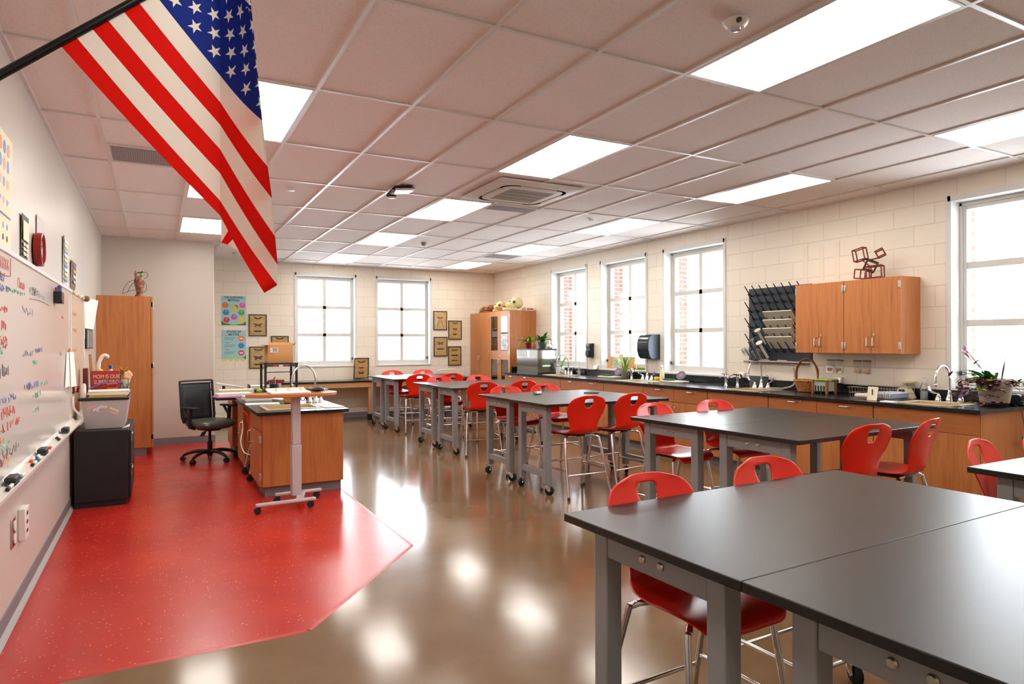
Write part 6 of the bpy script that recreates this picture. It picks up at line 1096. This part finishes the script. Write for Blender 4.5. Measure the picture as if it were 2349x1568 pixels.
def flagmat():
    mt = bpy.data.materials.new('flag_cloth'); mt.use_nodes = True; n = NT(mt); n.b.inputs['Roughness'].default_value = .75; n.b.inputs['Specular IOR Level'].default_value = .15
    uv = n.n('ShaderNodeUVMap'); sp = n.n('ShaderNodeSeparateXYZ'); n.l(uv.outputs[0], sp.inputs[0]); f, k = sp.outputs[0], sp.outputs[1]      # f fly (hoist units), k stripe number 0..13 from the bottom
    odd = n.math('MODULO', n.math('FLOOR', k), 2.0); stripes = n.mix(n.math('GREATER_THAN', odd, .5), S('#dc150a'), S('#f2e9de'))
    inc = n.math('MULTIPLY', n.math('GREATER_THAN', k, 6.0), n.math('LESS_THAN', f, .76))
    X = n.math('MULTIPLY', n.math('DIVIDE', f, .76), 12.0); Y = n.math('MULTIPLY', n.math('DIVIDE', n.math('SUBTRACT', k, 6.0), 7.0), 10.0)
    def stars(ox, oy, lx0, lx1, ly0, ly1):
        a = n.math('SUBTRACT', n.math('MODULO', n.math('ADD', n.math('SUBTRACT', X, ox), 21.0), 2.0), 1.0); b = n.math('SUBTRACT', n.math('MODULO', n.math('ADD', n.math('SUBTRACT', Y, oy), 21.0), 2.0), 1.0)
        px = n.math('MULTIPLY', a, .76 / 12); py = n.math('MULTIPLY', b, .538 / 10)
        r = n.math('SQRT', n.math('ADD', n.math('MULTIPLY', px, px), n.math('MULTIPLY', py, py))); ang = n.math('ARCTAN2', px, py)
        aa = n.math('ABSOLUTE', n.math('SUBTRACT', n.math('MODULO', n.math('ADD', ang, pi / 5 + 4 * pi), 2 * pi / 5), pi / 5))
        e = n.math('ADD', n.math('MULTIPLY', n.math('MULTIPLY', r, n.math('COSINE', aa)), .309), n.math('MULTIPLY', n.math('MULTIPLY', r, n.math('SINE', aa)), .951))
        s = n.math('LESS_THAN', e, .309 * .0325)
        for v, lo, hi in ((X, lx0, lx1), (Y, ly0, ly1)): s = n.math('MULTIPLY', s, n.math('MULTIPLY', n.math('GREATER_THAN', v, lo), n.math('LESS_THAN', v, hi)))
        return s
    st = n.math('MAXIMUM', stars(1, 1, 0, 12, 0, 10), stars(2, 2, 1, 11, 1, 9))
    col = n.mix(inc, stripes, n.mix(st, S('#1d2f86'), S('#f2e9de'))); n.l(col, n.b.inputs['Base Color'])
    tr = n.n('ShaderNodeBsdfTranslucent'); n.l(col, tr.inputs[0]); mx = n.n('ShaderNodeMixShader'); mx.inputs[0].default_value = .35; out = n.t.nodes['Material Output']
    n.l(n.b.outputs[0], mx.inputs[1]); n.l(tr.outputs[0], mx.inputs[2]); n.l(mx.outputs[0], out.inputs[0])
    w = n.noise(n.coord(), 420, 2); n.bump(w, .05, .002); return mt
F1 = [494, 460, 397, 342, 286, 234, 173]; F2 = [(606, 671), (636, 653), (637, 607), (631, 542), (624, 455), (614, 382), (602, 277)]; EE = [(606, 672), (634, 655), (583, 613), (553, 577), (522, 561), (507, 556)]
def at(tab, k):
    i = int(k); i = min(i, len(tab) - 2); f = k - i; a, b = tab[i], tab[i + 1]
    return (a[0] + (b[0] - a[0]) * f, a[1] + (b[1] - a[1]) * f) if isinstance(a, tuple) else a + (b - a) * f
bm = bmesh.new(); uvl = bm.loops.layers.uv.new('UVMap'); rowsv = []; NK = 78; N1, N2, N3 = 12, 9, 8; YF1, YF2, YF3 = FY + .07, FY - .05, FY + .11
for i in range(NK + 1):
    k = 13.0 * i / NK; p = (136.6 + (605 - 136.6) * k / 13, 102 - 257 * k / 13)
    f1 = (505, at(F1, k) if k <= 6 else 173 - 57 * (k - 6)); 
    if k <= 6: f2 = at(F2, k)
    else: y_ = 277 - 62 * (k - 6); f2 = (602 - 27 * min(1, (277 - y_) / 277), y_)
    ee = at(EE, k) if k <= 5 else (507, 556 - 62 * (k - 5))
    pts = []; bow = 7 * max(0, 1 - k / 9)
    if p[0] < f1[0] - 8:
        for j in range(N1 + 1): s = j / N1; u = p[0] + (f1[0] - p[0]) * s; v = p[1] + (f1[1] - p[1]) * s + bow * sin(pi * s) * (1 - .3 * k / 6); pts.append(fpt(u, v, FY + (YF1 - FY) * s + .006 * sin(7 * s + k * .5) * s * (1 - s) * 4))
        a0, n0, y0 = f1, N2, YF1
    else:
        pts = [fpt(p[0], p[1], FY)] * N1; a0, n0, y0 = p, N2, FY; pts.append(fpt(p[0], p[1], FY))
    f2 = (max(f2[0], a0[0] + 1.5), f2[1])
    for j in range(1, N2 + 1): s = j / N2; u = a0[0] + (f2[0] - a0[0]) * s; v = a0[1] + (f2[1] - a0[1]) * s + 6 * sin(pi * s) * (1 if k < 7 else 0); pts.append(fpt(u, v, y0 + (YF2 - y0) * s + .010 * sin(pi * s)))
    ee = (min(ee[0], f2[0] - .5), ee[1])
    for j in range(1, N3 + 1): s = j / N3; u = f2[0] + (ee[0] - f2[0]) * s; v = f2[1] + (ee[1] - f2[1]) * s; pts.append(fpt(u, v, YF2 + (YF3 - YF2) * min(1, s * 3)))
    L = [0.0]
    for a, b in zip(pts, pts[1:]): L.append(L[-1] + (b - a).length)
    rowsv.append(([bm.verts.new(q) for q in pts], L, k))
sc_ = .76 / rowsv[int(NK * 6 / 13)][1][N1 + N2]
for A, B in zip(rowsv, rowsv[1:]):
    for j in range(N1 + N2 + N3):
        vs = [A[0][j], A[0][j + 1], B[0][j + 1], B[0][j]]; uvs = [(A[1][j] * sc_, A[2]), (A[1][j + 1] * sc_, A[2]), (B[1][j + 1] * sc_, B[2]), (B[1][j] * sc_, B[2])]
        if (vs[0].co - vs[1].co).length < 1e-6 and (vs[2].co - vs[3].co).length < 1e-6: continue
        f = bm.faces.new(vs); f.smooth = True
        if j == N1 and A[2] < 10: 
            for e_ in f.edges:
                if {e_.verts[0], e_.verts[1]} == {vs[0], vs[3]}: e_.smooth = False
        for lp, c_ in zip(f.loops, uvs): lp[uvl].uv = c_
me = bpy.data.meshes.new('cloth'); bmesh.ops.translate(bm, vec=-base, verts=bm.verts[:]); bm.to_mesh(me); bm.free(); me.materials.append(flagmat()); o = bpy.data.objects.new('cloth', me); COL.objects.link(o); o.parent = t
